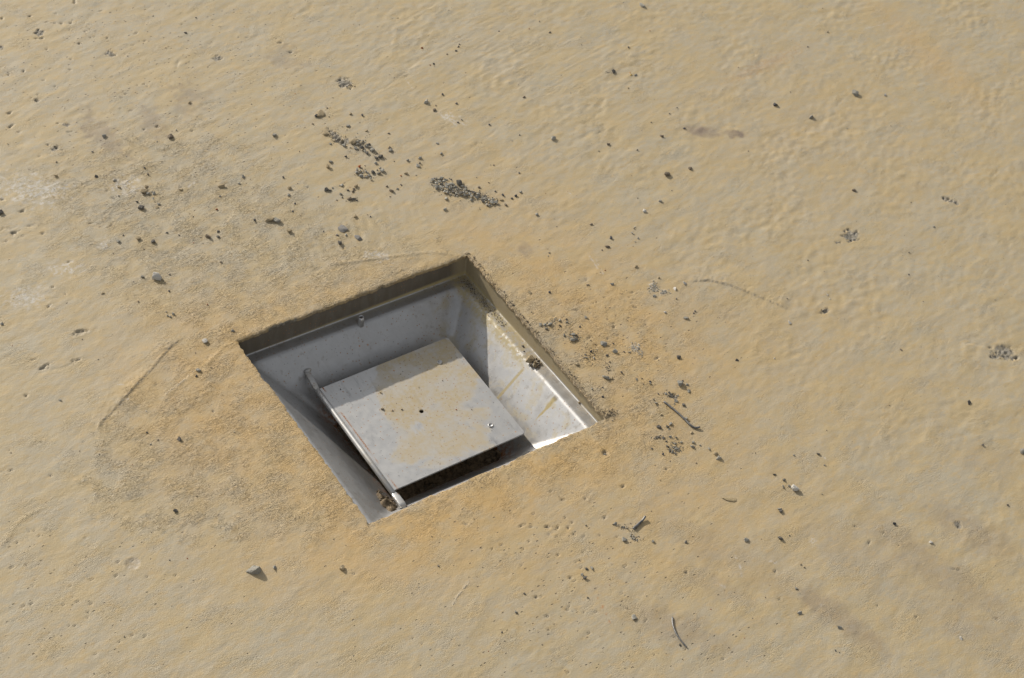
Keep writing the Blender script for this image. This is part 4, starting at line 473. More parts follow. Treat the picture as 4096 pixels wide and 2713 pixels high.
def mat_steel(kind):
    n = NT({'box': 'dull_stainless_steel', 'flap': 'stained_stainless_sheet', 'rod': 'worn_steel_bar'}[kind]); P = n.obj(); s = n.sep(P)
    cl = n.noise(P, 38, 4, .6)
    c = n.mix(n.ramp(cl, .2, .8), SC['lo'], SC['hi']) if kind == 'box' else n.mix(n.ramp(cl, .2, .8), (.505, .50, .485), (.53, .525, .51))
    scr = n.noise(n.mapping(P, (1, .08, 1), (0, 0, R_(30))), 420, 3, .6)
    c = n.mix(n.ramp(scr, .55, .75, 0, .18), c, (.30, .29, .28))
    metal = .78; rough = n.ramp(n.noise(P, 120, 4, .6), .3, .7, .43, .54)
    stainf = None
    if kind == 'flap':
        a = n.noise(n.mapping(P, (1, 1, 1), (0, 0, .6), (.03, .02, 0)), 17, 4, .6, .6)
        # broad dried mud film: upper right corner and lower middle
        e1 = n.ramp(n.math('ADD', n.math('ADD', n.math('POWER', n.math('MULTIPLY', n.math('SUBTRACT', s[0], .040), 20.0), 2), n.math('POWER', n.math('MULTIPLY', n.math('SUBTRACT', s[1], .040), 17.0), 2)), n.math('MULTIPLY', n.math('SUBTRACT', a, .5), 5)), .9, 1.5, 1, 0)
        e2 = n.ramp(n.math('ADD', n.math('ADD', n.math('POWER', n.math('MULTIPLY', n.math('SUBTRACT', s[0], .025), 15.0), 2), n.math('POWER', n.math('MULTIPLY', n.math('ADD', s[1], .045), 28.0), 2)), n.math('MULTIPLY', n.math('SUBTRACT', a, .5), 6)), .7, 1.5, .9, 0)
        e3 = n.ramp(n.math('ADD', n.math('ADD', n.math('POWER', n.math('MULTIPLY', n.math('ADD', s[0], .012), 26.0), 2), n.math('POWER', n.math('MULTIPLY', n.math('SUBTRACT', s[1], .018), 24.0), 2)), n.math('MULTIPLY', n.math('SUBTRACT', a, .5), 5)), .8, 1.4, 1, 0)
        stainf = n.math('MAXIMUM', n.math('MAXIMUM', e1, e2), e3)
        stainf = n.math('MULTIPLY', stainf, n.math('MULTIPLY', n.ramp(n.noise(P, 260, 4, .7), .30, .66, .50, .92), n.ramp(n.noise(P, 34, 4, .65), .34, .60, .30, .95)))
        # rust creeping along the rolled edge
        seam = n.ramp(n.math('ABSOLUTE', n.math('ADD', s[0], .0795)), .0003, .0016, 1, 0)
        seam = n.math('MULTIPLY', seam, n.ramp(n.noise(P, 26, 2, .5), .47, .58))
        seam = n.math('MULTIPLY', seam, n.ramp(n.noise(P, 700, 3, .7), .38, .55))
        # grey scuffs
        sc = n.noise(n.mapping(P, (1, .22, 1), (0, 0, R_(-18))), 90, 4, .7)
        c = n.mix(n.math('MULTIPLY', n.ramp(sc, .55, .74, 0, .5), n.ramp(n.noise(P, 24, 2), .44, .58)), c, (.17, .17, .175))
    else:
        a = n.noise(P, 30, 4, .65, .4)
        # dried mud on the vertical rim (shade painted into the far side) and the ledge, thin streaks on the right slope
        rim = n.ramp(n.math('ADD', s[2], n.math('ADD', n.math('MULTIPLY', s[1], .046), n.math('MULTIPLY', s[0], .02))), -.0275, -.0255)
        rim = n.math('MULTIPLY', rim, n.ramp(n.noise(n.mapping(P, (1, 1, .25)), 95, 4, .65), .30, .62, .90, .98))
        led = n.math('MULTIPLY', n.ramp(s[0], .128, .137), n.ramp(n.math('ADD', s[1], n.math('MULTIPLY', n.math('SUBTRACT', a, .5), .12)), -.035, .0))
        led = n.math('MULTIPLY', led, n.ramp(n.noise(P, 170, 4, .7), .35, .58, .15, .8))
        st1 = n.ramp(n.math('ABSOLUTE', n.math('ADD', n.math('ADD', s[1], .0148), n.math('MULTIPLY', n.math('SUBTRACT', n.noise(P, 120, 2), .5), .0012))), .0012, .0026, 1, 0)
        st1 = n.math('MULTIPLY', st1, n.math('MULTIPLY', n.ramp(s[0], .085, .10), n.ramp(s[0], .131, .137, 1, 0)))
        yy = n.math('ADD', n.math('ADD', s[1], .0755), n.math('MULTIPLY', n.math('SUBTRACT', n.noise(P, 150, 3, .6), .5), .004))
        wd = n.ramp(s[0], .112, .138, .0008, .005)
        st2 = n.ramp(n.math('DIVIDE', n.math('ABSOLUTE', yy), wd), .3, 1.0, .95, 0)
        st2 = n.math('MULTIPLY', st2, n.math('MULTIPLY', n.ramp(s[0], .108, .118), n.ramp(s[0], .136, .141, 1, 0)))
        film = n.math('MULTIPLY', n.ramp(s[0], .07, .10), n.ramp(n.noise(P, 48, 4, .65, .3), .48, .66, 0, .42))
        stainf = n.math('MAXIMUM', n.math('MAXIMUM', n.math('MAXIMUM', rim, led), n.math('MULTIPLY', st1, .8)), n.math('MAXIMUM', st2, film))
        drip = n.noise(n.mapping(P, (1, 1, .16)), 130, 3, .6)
        c = n.mix(n.math('MULTIPLY', n.ramp(n.noise(P, 20, 5, .66, .5), .50, .72, 0, .34), n.ramp(drip, .35, .6, .45, 1)), c, (.27, .235, .19))
        c = n.mix(n.ramp(drip, .60, .70, 0, .35), c, (.24, .20, .15))
        if kind == 'rod': stainf = n.math('MULTIPLY', n.ramp(a, .5, .7), .25)
        seam = n.math('MULTIPLY', n.ramp(s[2], -.10, -.075, 1, 0), n.ramp(n.noise(P, 160, 4, .7), .42, .6))
    mud_shade = SC['mud'] if kind != 'box' else n.mix(n.ramp(s[2], -.034, -.029), (.43, .345, .165), n.mix(n.ramp(s[0], .13, .15), (.135, .11, .075), (.36, .29, .17)))  # far rim mud painted darker as if mirroring the dim box, right rim lighter
    c = n.mix(stainf, c, mud_shade)
    # rust freckles and dark dirt specks
    v = n.voro(P, 260); vc = n.sep(n.voro(P, 260, 'F1', 'Color'))
    fr = n.math('MULTIPLY', n.ramp(v, .14, .26, 1, 0), n.ramp(vc[0], .66, .70))
    c = n.mix(n.math('MULTIPLY', fr, .7), c, (.33, .17, .07))
    v2 = n.voro(P, 330); vc2 = n.sep(n.voro(P, 330, 'F1', 'Color'))
    dk = n.math('MULTIPLY', n.ramp(v2, .10, .17, 1, 0), n.ramp(vc2[1], .80, .83))
    c = n.mix(n.math('MULTIPLY', dk, .8), c, (.05, .045, .04))
    v3 = n.voro(P, 75); vc3 = n.sep(n.voro(P, 75, 'F1', 'Color'))
    rs = n.math('MULTIPLY', n.ramp(v3, .05, .13, 1, 0), n.ramp(vc3[1], .80, .84))
    c = n.mix(n.math('MULTIPLY', rs, .8), c, (.45, .20, .06))
    c = n.mix(seam, c, (.30, .12, .035))
    dirt = n.math('MAXIMUM', n.math('MAXIMUM', stainf, seam), n.math('MAXIMUM', fr, n.math('MAXIMUM', dk, rs)))
    return n.set(color=c, metal=n.math('MULTIPLY', n.ramp(dirt, 0, 1, 1, .12), metal), rough=n.math('ADD', rough, n.math('MULTIPLY', dirt, .3)), spec=.4,
                 normal=n.bump(n.math('ADD', n.noise(P, 14, 2, .5), n.math('MULTIPLY', n.noise(P, 420, 3, .6), .04)), .0008, .5))

GC = dict(tan=(.444, .349, .194), grey=(.416, .355, .246), ochre=(.480, .345, .162), cool=(.388, .355, .268), orange=(.515, .326, .112),
          stain=(.225, .172, .125), white=(.62, .60, .56), aggregate_shade=(.25, .23, .19))
SC = dict(lo=(.465, .46, .45), hi=(.495, .49, .48), mud=(.45, .355, .195))
M_ground = mat_ground()
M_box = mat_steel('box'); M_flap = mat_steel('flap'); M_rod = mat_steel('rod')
SCOL = dict(d=(.135, .127, .113), g=(.32, .305, .262), l=(.43, .41, .35), w=(.60, .57, .51), t=(.40, .32, .20), T=(.40, .315, .185), b=(.19, .155, .115),
            n=(.075, .078, .088), r=(.30, .07, .02), o=(.75, .30, .04), y=(.62, .40, .10), s=(.25, .24, .225))
SNAME = dict(d='dark_stone', g='grey_stone', l='pale_stone', w='white_stone', t='tan_mortar', T='tan_mortar_flake', b='brown_stone', n='slate_stone',
             r='rust_crumb', o='orange_crumb', y='yellow_crumb', s='broken_concrete')
M_stone = {k: mat_stone(SNAME[k], v) for k, v in SCOL.items()}
M_soil = mat_stone('dry_soil', (.19, .145, .095), .4, 260)

# ------------------------------------------------------------------ ground sheet
DX = .0015
x0, x1, y0, y1 = -.66, 1.24, -.74, .95
# grid lines hit the opening's edges exactly
def axis(a, b, e):
    n0 = round((e + e) / DX); st = 2 * e / n0
    lo = -e - st * math.ceil((-e - a) / st); m = round((b - lo) / st)
    return lo + st * np.arange(m + 1)
EX, EY = .1525, .1500
fx = axis(x0, x1, EX); fy = axis(y0, y1, EY)
nx, ny = len(fx), len(fy)
X, Y = np.meshgrid(fx, fy)             # [ny,nx]
KX = np.fft.rfftfreq(nx, fx[1] - fx[0]); KY = np.fft.fftfreq(ny, fy[1] - fy[0])
kx, ky = np.meshgrid(KX, KY)
def fnoise(lam, stretch=1.0, ang=0.0, band=.55):
    """band-limited noise, wavelength lam (m) across and lam*stretch along direction ang"""
    a = R_(ang); u = kx * math.cos(a) + ky * math.sin(a); v = -kx * math.sin(a) + ky * math.cos(a)
    k = np.sqrt((u * stretch) ** 2 + v ** 2) * lam
    f = np.exp(-((k - 1) / band) ** 2)
    w = np.fft.rfft2(rng.standard_normal((ny, nx)))
    r = np.fft.irfft2(w * f, s=(ny, nx)); return r / r.std()

def sstep(a, b, x):
    t = np.clip((x - a) / (b - a), 0, 1); return t * t * (3 - 2 * t)

def polymask(poly, soft):
    p = np.array(poly); inside = np.zeros(X.shape, bool); d2 = np.full(X.shape, 9.)
    for i in range(len(p)):
        a, b = p[i], p[(i + 1) % len(p)]
        c = ((a[1] > Y) != (b[1] > Y)) & (X < (b[0] - a[0]) * (Y - a[1]) / (b[1] - a[1] + 1e-12) + a[0])
        inside ^= c
        e = b - a; t = np.clip(((X - a[0]) * e[0] + (Y - a[1]) * e[1]) / (e @ e), 0, 1)
        d2 = np.minimum(d2, (X - a[0] - t * e[0]) ** 2 + (Y - a[1] - t * e[1]) ** 2)
    d = np.sqrt(d2) * np.where(inside, 1, -1)
    return d

jit = fnoise(.045); jit2 = fnoise(.014); jit3 = fnoise(.006)
D_rough = polymask(ROUGH, .01)
wd_ = .010 + .045 * (1 - sstep(.04, .0, X + .16) * sstep(.20, .12, Y) * sstep(-.20, -.12, Y))
rough = sstep(-1, 1.3, (D_rough + .010 * jit + .004 * jit2) / wd_)
rough *= np.clip(.62 + .24 * fnoise(.05) + .16 * fnoise(.018), .15, 1.2)
# the trowelled patch fades out on the right of the opening
right = sstep(.18, .30, X) * .45
rough = np.clip(rough * (1 - right), 0, 1.2)
rough = np.maximum(rough, .16 * np.clip(fnoise(.06), 0, 2))

def ell(b, grow=1.0):
    cx, cy, L, M, a = b[:5]; c, s = math.cos(a), math.sin(a)
    u = ((X - cx) * c + (Y - cy) * s) / (L * .001 * grow); v = (-(X - cx) * s + (Y - cy) * c) / (M * .001 * grow)
    return u, v
def win(b, k):
    r = max(b[2], b[3]) * .001 * k
    i0, i1 = np.searchsorted(fx, [b[0] - r, b[0] + r]); j0, j1 = np.searchsorted(fy, [b[1] - r, b[1] + r])
    return slice(j0, j1), slice(i0, i1)

orange = np.zeros_like(X)
for b in ORANGE:
    u, v = ell(b); orange = 1 - (1 - orange) * (1 - np.exp(-(u * u + v * v) * .8) * b[5])
stain = np.zeros_like(X)
for b in STAIN:
    u, v = ell(b); r = np.sqrt(u * u + v * v) + (.22 * jit2 + .18 * jit) * (1 if b[2] < 25 else .35)
    stain = np.maximum(stain, sstep(1.25, .35, r) * b[5] * (.85 if b[2] > 40 else 1))
white = np.zeros_like(X)
for b in WHITE:
    u, v = ell(b); white = np.maximum(white, sstep(1.2, .2, np.sqrt(u * u + v * v) + .25 * jit2) * .8)
rust = np.zeros_like(X)
for b in RUST:
    u, v = ell(b); rust = np.maximum(rust, sstep(1.3, .2, np.sqrt(u * u + v * v) + .25 * jit3) * (.9 if b[2] < 30 else .25))
chip = np.zeros_like(X); grime = np.zeros_like(X)

# undulation left by the trowel
h = .00008 * fnoise(.030, 1.6, 13) + .00012 * fnoise(.075, 1.4, 20) + .000042 * fnoise(.0115, 1.7, 16) * np.clip(1 + .25 * jit, .3, 2)
dimple = sstep(.12, .45, X + .25 * Y)
patchy = np.clip(.75 + .55 * fnoise(.16), .1, 1.8)
h += dimple * patchy * (.0001 * fnoise(.022, 1.3, 30, .9) + .000035 * fnoise(.012, 1, 0, .8)) + dimple * .000025 * fnoise(.013, 1.3, 35)
tl = sstep(.25, .05, X) * sstep(.18, .45, Y)
h += tl * .00006 * fnoise(.018, 3.2, 8)
br = sstep(.1, .5, X - Y) * sstep(-.15, -.4, Y)
h += br * .00012 * fnoise(.040, 1.2, 60)
drag = np.exp(-((X - .42) / .25) ** 2 - ((Y - .42) / .20) ** 2)
h += drag * .00005 * fnoise(.007, 14, 11)
h += rough * (.00007 * fnoise(.0065, 2.8, 7, .4) + .00006 * fnoise(.0042))
gr = rng.standard_normal((ny, nx)); gr = (gr + np.roll(gr, 1, 1) * .8 + np.roll(gr, -1, 1) * .3) / 1.4
h += (rough * .00010 + .000034) * np.minimum(gr, 1.2)
swirl = np.exp(-((X - .02) / .14) ** 2 - ((Y - .24) / .05) ** 2)
h += swirl * .00015 * fnoise(.012, 3, 75)

# ridges, trowel steps and cracks
def polyd(pts):
    p = np.array(pts); best = np.full(X.shape, 9.); side = np.zeros(X.shape); tt = np.zeros(X.shape)
    x_ = X; y_ = Y; n = len(p) - 1
    for i in range(n):
        a, b = p[i], p[i + 1]; e = b - a; L = e @ e
        t = np.clip(((x_ - a[0]) * e[0] + (y_ - a[1]) * e[1]) / L, 0, 1)
        d = np.hypot(x_ - a[0] - t * e[0], y_ - a[1] - t * e[1])
        m = d < best
        best = np.where(m, d, best); tt = np.where(m, (i + t) / n, tt)
        side = np.where(m, np.sign(e[0] * (y_ - a[1]) - e[1] * (x_ - a[0])), side)
    return best, side, tt
full = (X, Y)
for kind, mm, pts in LINES:
    p = np.array(pts); pad = .05
    i0, i1 = np.searchsorted(fx, [p[:, 0].min() - pad, p[:, 0].max() + pad]); j0, j1 = np.searchsorted(fy, [p[:, 1].min() - pad, p[:, 1].max() + pad])
    S = (slice(j0, j1), slice(i0, i1)); X, Y = full[0][S], full[1][S]
    d, s, t = polyd(pts); X, Y = full
    d = d + .0006 * np.abs(jit3[S]); fade = sstep(0, .12, t) * sstep(1, .88, t) * np.clip(1 + .22 * jit[S] + .15 * jit3[S], .3, 1.6)
    sd = d * s
    if kind == 'step':
        h[S] += mm * .001 * fade * np.where(sd > -.0016, sstep(-.0016, .0008, sd) * np.exp(-np.maximum(sd, 0) / .018), 0)
        chip[S] = np.maximum(chip[S], .6 * fade * np.exp(-((sd + .0006) / .0016) ** 2) * np.clip(jit3[S] + .5, 0, 1))
    elif kind == 'ridge':
        h[S] += mm * .001 * fade * np.exp(-(d / .0022) ** 2)
        rough[S] = np.maximum(rough[S], .5 * fade * np.exp(-(d / .005) ** 2))
    else:
        h[S] -= mm * .001 * fade * np.exp(-(d / .0016) ** 2)
for pts in SCUFF:
    p = np.array(pts); pad = .02
    i0, i1 = np.searchsorted(fx, [p[:, 0].min() - pad, p[:, 0].max() + pad]); j0, j1 = np.searchsorted(fy, [p[:, 1].min() - pad, p[:, 1].max() + pad])
    S = (slice(j0, j1), slice(i0, i1)); X, Y = full[0][S], full[1][S]
    d, s, t = polyd(pts); X, Y = full
    white[S] = np.maximum(white[S], .75 * np.exp(-(d / .0011) ** 2) * np.clip(.7 + .5 * jit2[S], 0, 1) * sstep(0, .2, t) * sstep(1, .8, t))
# pits
def pit(b, depth, ragged=.25, tint=.5):
    global h
    S = win(b, 2.0); u, v = (ell(b)[0][S], ell(b)[1][S]) if False else (None, None)
    cx, cy, L, M, a = b[:5]; M = max(M, .85); L = max(L, 1.2)
    c, s = math.cos(a), math.sin(a); xs, ys = X[S] - cx, Y[S] - cy
    r = np.sqrt(((xs * c + ys * s) / (L * .001)) ** 2 + ((-xs * s + ys * c) / (M * .001)) ** 2) + ragged * jit3[S] * .6
    k = sstep(1.15, .45, r)
    h[S] -= depth * k
    chip[S] = np.maximum(chip[S], tint * k)  # grey cement tint in the pit that also paints in its shade
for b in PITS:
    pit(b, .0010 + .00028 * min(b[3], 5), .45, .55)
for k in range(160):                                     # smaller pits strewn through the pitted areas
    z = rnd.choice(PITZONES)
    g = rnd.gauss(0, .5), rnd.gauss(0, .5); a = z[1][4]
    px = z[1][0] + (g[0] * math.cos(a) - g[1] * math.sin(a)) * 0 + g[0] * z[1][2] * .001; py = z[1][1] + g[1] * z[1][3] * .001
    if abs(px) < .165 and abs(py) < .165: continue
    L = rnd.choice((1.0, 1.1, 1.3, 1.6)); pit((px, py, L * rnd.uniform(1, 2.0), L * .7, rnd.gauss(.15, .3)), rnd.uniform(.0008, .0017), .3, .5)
for b in CHIPS:
    S = win(b, 1.8); cx, cy, L, M, a = b[:5]
    c, s = math.cos(a), math.sin(a); xs, ys = X[S] - cx, Y[S] - cy
    r = np.sqrt(((xs * c + ys * s) / (L * .001)) ** 2 + ((-xs * s + ys * c) / (M * .001)) ** 2) + .16 * jit2[S] + .14 * jit3[S]
    k = sstep(1.1, .85, r)
    h[S] += k * (-.0010 + .0005 * jit3[S] + .0003 * jit2[S]); chip[S] = np.maximum(chip[S], k)
for b in CHALK:
    S = win(b, 1.8); cx, cy, L, M, a = b[:5]
    c, s = math.cos(a), math.sin(a); xs, ys = X[S] - cx, Y[S] - cy
    r = np.sqrt(((xs * c + ys * s) / (L * .001)) ** 2 + ((-xs * s + ys * c) / (M * .001)) ** 2) + .2 * jit2[S]
    k = sstep(1.1, .4, r); white[S] = np.maximum(white[S], .7 * k); h[S] += k * .0003 * np.abs(jit3[S])
# the round plug: a shallow dished disc
b = PLUG; S = win(b, 2.2); r = np.hypot(X[S] - b[0], Y[S] - b[1]) / (b[2] * .001)
h[S] = np.where(r < 1, h[S] * .3 - .0008 + .00055 * r * r + .0001 * jit3[S], h[S]); h[S] += .0003 * np.exp(-((r - 1.06) / .08) ** 2)
stain[S] = np.maximum(stain[S], .32 * (r < 1)); white[S] = np.maximum(white[S], .30 * (r < 1))
# pitted zones for the fine relief of the material
pz = np.zeros_like(X)
for kind, b in PITZONES:
    u, v = ell(b); pz = np.maximum(pz, np.exp(-(u * u + v * v) * .7) * (.34 if kind == 'dense' else .18))

# the opening's edges: measured lines plus the chipped outline of each side
def n1(x, lam, seed):
    r = np.random.default_rng(seed); k = np.arange(-200, 201) * lam; v = r.standard_normal(401)
    return np.interp(x, k, v)
def edgeline(side, s):
    if side == 'N':
        o = np.interp(s, [-.1536, .1538], [.1506, .1490]) + .0003 * n1(s, .013, 1) + .0003 * n1(s, .0042, 2) + .0003 * n1(s, .0018, 12)
        o += .0022 * np.exp(-((s + .095) / .014) ** 4) + .0016 * np.exp(-((s - .035) / .006) ** 4)
        o -= .0020 * np.exp(-((s - .125) / .03) ** 2)
    elif side == 'E': o = np.interp(s, [-.15, .15], [.1512, .1538]) + .0006 * n1(s, .013, 3) + .0005 * n1(s, .004, 4) + .0003 * n1(s, .0018, 13)
    elif side == 'S': o = np.interp(s, [-.1513, .1512], [-.1505, -.1491]) + .0006 * n1(s, .016, 5) + .0005 * n1(s, .005, 6) + .0003 * n1(s, .002, 16)
    else: o = np.interp(s, [-.15, .15], [-.1513, -.1536]) + .0004 * n1(s, .014, 7) + .0005 * n1(s, .0045, 8) + .00035 * n1(s, .002, 18)
    return o
def bend(dist, sgn_keep): return np.exp(-np.maximum(dist, 0) / .010)
PX, PY = X.copy(), Y.copy()
eps = 1e-6
inY = np.abs(Y) <= EY + eps; inX = np.abs(X) <= EX + eps
cx_ = np.clip(Y, -EY, EY); cy_ = np.clip(X, -EX, EX)
outside_y = np.maximum(np.abs(Y) - EY, 0); outside_x = np.maximum(np.abs(X) - EX, 0)
for side in 'EW':
    sg = 1 if side == 'E' else -1
    d = sg * X - EX; m = d >= -eps
    PX = np.where(m, PX + (edgeline(side, cx_) - sg * EX) * np.exp(-np.hypot(np.maximum(d, 0), outside_y) / .008), PX)
for side in 'NS':
    sg = 1 if side == 'N' else -1
    d = sg * Y - EY; m = d >= -eps
    PY = np.where(m, PY + (edgeline(side, cy_) - sg * EY) * np.exp(-np.hypot(np.maximum(d, 0), outside_x) / .008), PY)
de = np.hypot(outside_x, outside_y)
h -= .0009 * np.exp(-de / .0014)
# eroded strips along the edges
south = np.where((Y < -EY + eps) & (outside_x < .002), np.exp(-((-Y - EY) / .007) ** 2), 0)
h -= south * (.0006 + .0004 * np.clip(jit2, -1, 2)) * (jit > -.4); chip = np.maximum(chip, south * .35 * (jit2 > .1)); rough = np.maximum(rough, south * .9)
north = np.where((Y > EY - eps) & (outside_x < .002), np.exp(-((Y - EY) / .003) ** 2), 0); chip = np.maximum(chip, north * .40 * (jit3 > 0))
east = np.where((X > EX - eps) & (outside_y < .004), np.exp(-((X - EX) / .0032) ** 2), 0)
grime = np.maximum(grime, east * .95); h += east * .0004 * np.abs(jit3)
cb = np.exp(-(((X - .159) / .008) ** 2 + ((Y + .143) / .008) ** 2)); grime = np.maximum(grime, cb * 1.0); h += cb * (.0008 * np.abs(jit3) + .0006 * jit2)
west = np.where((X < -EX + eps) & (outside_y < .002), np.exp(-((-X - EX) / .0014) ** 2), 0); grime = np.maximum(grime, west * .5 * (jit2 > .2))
# fade everything out at the rim of the detailed area
rim = np.minimum(np.minimum(X - fx[0], fx[-1] - X), np.minimum(Y - fy[0], fy[-1] - Y))
h *= sstep(0, .03, rim)
HF = h
def ground_z(x, y):
    i = int(np.clip(round((x - fx[0]) / (fx[1] - fx[0])), 0, nx - 1)); j = int(np.clip(round((y - fy[0]) / (fy[1] - fy[0])), 0, ny - 1))
    return float(HF[j, i])

# outer rings of the same sheet, coarser and coarser out to 30 m
gx = np.cumsum(.004 * 1.32 ** np.arange(27)); k = len(gx)
AX = np.concatenate([fx[0] - gx[::-1], fx, fx[-1] + gx]); AY = np.concatenate([fy[0] - gx[::-1], fy, fy[-1] + gx])
GX, GY = np.meshgrid(AX, AY); GZ = np.zeros_like(GX)
GX[k:-k, k:-k] = PX; GY[k:-k, k:-k] = PY; GZ[k:-k, k:-k] = h
def pad(a): return np.pad(a, k, mode='edge')
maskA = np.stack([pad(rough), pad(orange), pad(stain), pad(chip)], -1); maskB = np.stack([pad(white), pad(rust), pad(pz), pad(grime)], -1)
NY, NX = GX.shape
idx = np.arange(NX * NY).reshape(NY, NX)
q = np.stack([idx[:-1, :-1], idx[:-1, 1:], idx[1:, 1:], idx[1:, :-1]], -1)
cxm = (AX[:-1] + AX[1:]) / 2; cym = (AY[:-1] + AY[1:]) / 2
hole = (np.abs(cxm)[None, :] < EX) & (np.abs(cym)[:, None] < EY)
quads = q[~hole]
verts = np.stack([GX, GY, GZ], -1).reshape(-1, 3)
A2 = maskA.reshape(-1, 4); B2 = maskB.reshape(-1, 4)
# the broken lip of concrete under the edge
i0 = np.argmin(abs(AX + EX)); i1 = np.argmin(abs(AX - EX)); j0 = np.argmin(abs(AY + EY)); j1 = np.argmin(abs(AY - EY))
loop = [(j0, i) for i in range(i0, i1)] + [(j, i1) for j in range(j0, j1)] + [(j1, i) for i in range(i1, i0, -1)] + [(j, i0) for j in range(j1, j0, -1)]
li = np.array([idx[a] for a in loop]); base = verts[li]; n = len(li)
nrm = np.array([(0, -1) if a[0] == j0 else (1, 0) if a[1] == i1 else (0, 1) if a[0] == j1 else (-1, 0) for a in loop], float)
r1 = np.random.default_rng(4)
rows = [base.copy()]
jl = np.convolve(r1.standard_normal(n), [.25, .5, .25], 'same')
deep = np.where(nrm[:, 1] > .5, .0042, np.where(nrm[:, 0] > .5, .0032, .0045))
for f, off in ((.35, -.0004), (.7, .0001), (1.0, -.0002), (1.15, .004)):
    p = base.copy(); p[:, 2] = base[:, 2] - deep * f; p[:, :2] += nrm * (off + .00022 * np.convolve(r1.standard_normal(n), [.3, .4, .3], 'same')[:, None] * (off < .003)); rows.append(p)
o0 = len(verts); skirt = np.concatenate(rows)
sq = []
for r in range(len(rows) - 1):
    a = o0 + r * n + np.arange(n); b = o0 + r * n + (np.arange(n) + 1) % n
    sq.append(np.stack([a, b, b + n, a + n], -1))
verts = np.concatenate([verts, skirt]); quads = np.concatenate([quads] + sq)
sa = np.tile(np.array([[.9, .5, 0, .15]]), (len(skirt), 1)); sb = np.tile(np.array([[0, .1, 0, .08]]), (len(skirt), 1))
sel = np.tile((nrm[:, 1] > .5) & (np.abs(base[:, 0] + .095) < .018), len(rows)); sa[sel] = (.9, 0, 0, 1)
A2 = np.concatenate([A2, sa]); B2 = np.concatenate([B2, sb])
used = np.zeros(len(verts), bool); used[quads.ravel()] = True
remap = np.cumsum(used) - 1
me = mesh_np('ground', verts[used], remap[quads])
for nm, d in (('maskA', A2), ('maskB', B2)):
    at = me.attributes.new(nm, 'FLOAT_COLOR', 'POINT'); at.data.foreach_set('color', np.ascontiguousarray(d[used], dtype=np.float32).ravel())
me.polygons.foreach_set('use_smooth', np.ones(len(me.polygons), dtype=bool))
gnd = link_mesh('ground', me, M_ground)
gnd['kind'] = 'structure'
del GX, GY, GZ, verts, quads, q, maskA, maskB

# ------------------------------------------------------------------ the steel box in the opening
XB, YB, YS, TL0, SL = .1562, .1518, .1615, .016, 1.05
def ledge_z(x, y): return -.0279 - .020 * x - .046 * y
box = bpy.data.objects.new('floor_box', None); COL.objects.link(box); box.location = (0, 0, 0)
tag(box, 'square stainless steel floor box sunk in the slab, with a loose hinged flap inside', 'floor box')

def rring(hx, hy, r, zf, nc=9, ns=30):
    pts = []
    for cx, cy, a0, (sx, sy) in ((hx - r, -hy + r, -90, (1, 0)), (hx - r, hy - r, 0, (0, 1)), (-hx + r, hy - r, 90, (-1, 0)), (-hx + r, -hy + r, 180, (0, -1))):
        for k in range(nc):
            a = R_(a0 + 90 * k / (nc - 1)); pts.append((cx + r * math.cos(a), cy + r * math.sin(a)))
        # straight side to the next corner
        x2, y2 = pts[-1]; L = (2 * hy - 2 * r) if sx == 0 and False else None
        nxt = {-90: (hx - (hx - r) * 0, 0)}.get(a0)
        if a0 == -90: ex, ey = hx, hy - r
        elif a0 == 0: ex, ey = -hx + r, hy
        elif a0 == 90: ex, ey = -hx, -hy + r
        else: ex, ey = hx - r, -hy
        for k in range(1, ns): pts.append((x2 + (ex - x2) * k / ns, y2 + (ey - y2) * k / ns))
    return [(x, y, zf(x, y)) for x, y in pts]
prof = []   # inset, depth below the ledge plane (None = rim top), corner radius
prof.append((0, None, .0022))
for k in range(1, 5): prof.append((0, -.0225 + .0215 * k / 4.0 if k < 4 else -.0014, .0022))
for k in range(1, 5):
    a = R_(90 * k / 4); prof.append((.0014 * (1 - math.cos(a)), -.0014 * (1 - math.sin(a)), .0024))
prof += [(.004, 0, .003), (.008, 0, .005), (.0115, 0, .008)]
th = math.atan(SL); rf = .0075
for k in range(1, 8):
    a = th * k / 7; prof.append((.0125 + rf * math.sin(a), rf * (1 - math.cos(a)), .008 + .0003 * k))
u_, d_ = prof[-1][:2]
for k in range(1, 13): prof.append((u_ + .064 * k / 12, d_ + SL * .064 * k / 12, .0105))
u_, d_ = prof[-1][:2]
prof += [(u_ + .0015, d_ + .003, .013), (u_ + .002, d_ + .02, .013)]
V, F_ = [], []
for u, d, r in prof:
    zf = (lambda x, y: -.0030) if d is None else (lambda x, y, d=d: ledge_z(x, y) - d)
    if d is not None and d < -.014: zf = lambda x, y, d=d: -.003 + (ledge_z(x, y) - .0014 + .003) * ((d + .0225) / .0215)
    hy = (YB + YS) / 2 - u; cy0 = (YB - YS) / 2
    V.append([(x, y + cy0, zf(x, y + cy0)) for x, y, _ in rring(XB - u, hy, r, lambda x, y: 0)])
m = len(V[0]); flat = [p for ring in V for p in ring]
for i in range(len(V) - 1):
    for k in range(m):
        a = i * m + k; b = i * m + (k + 1) % m; F_.append((a, a + m, b + m, b))
me = bpy.data.meshes.new('basin'); me.from_pydata(flat, [], F_); me.update()
link_mesh('basin', me, M_box, box, True)

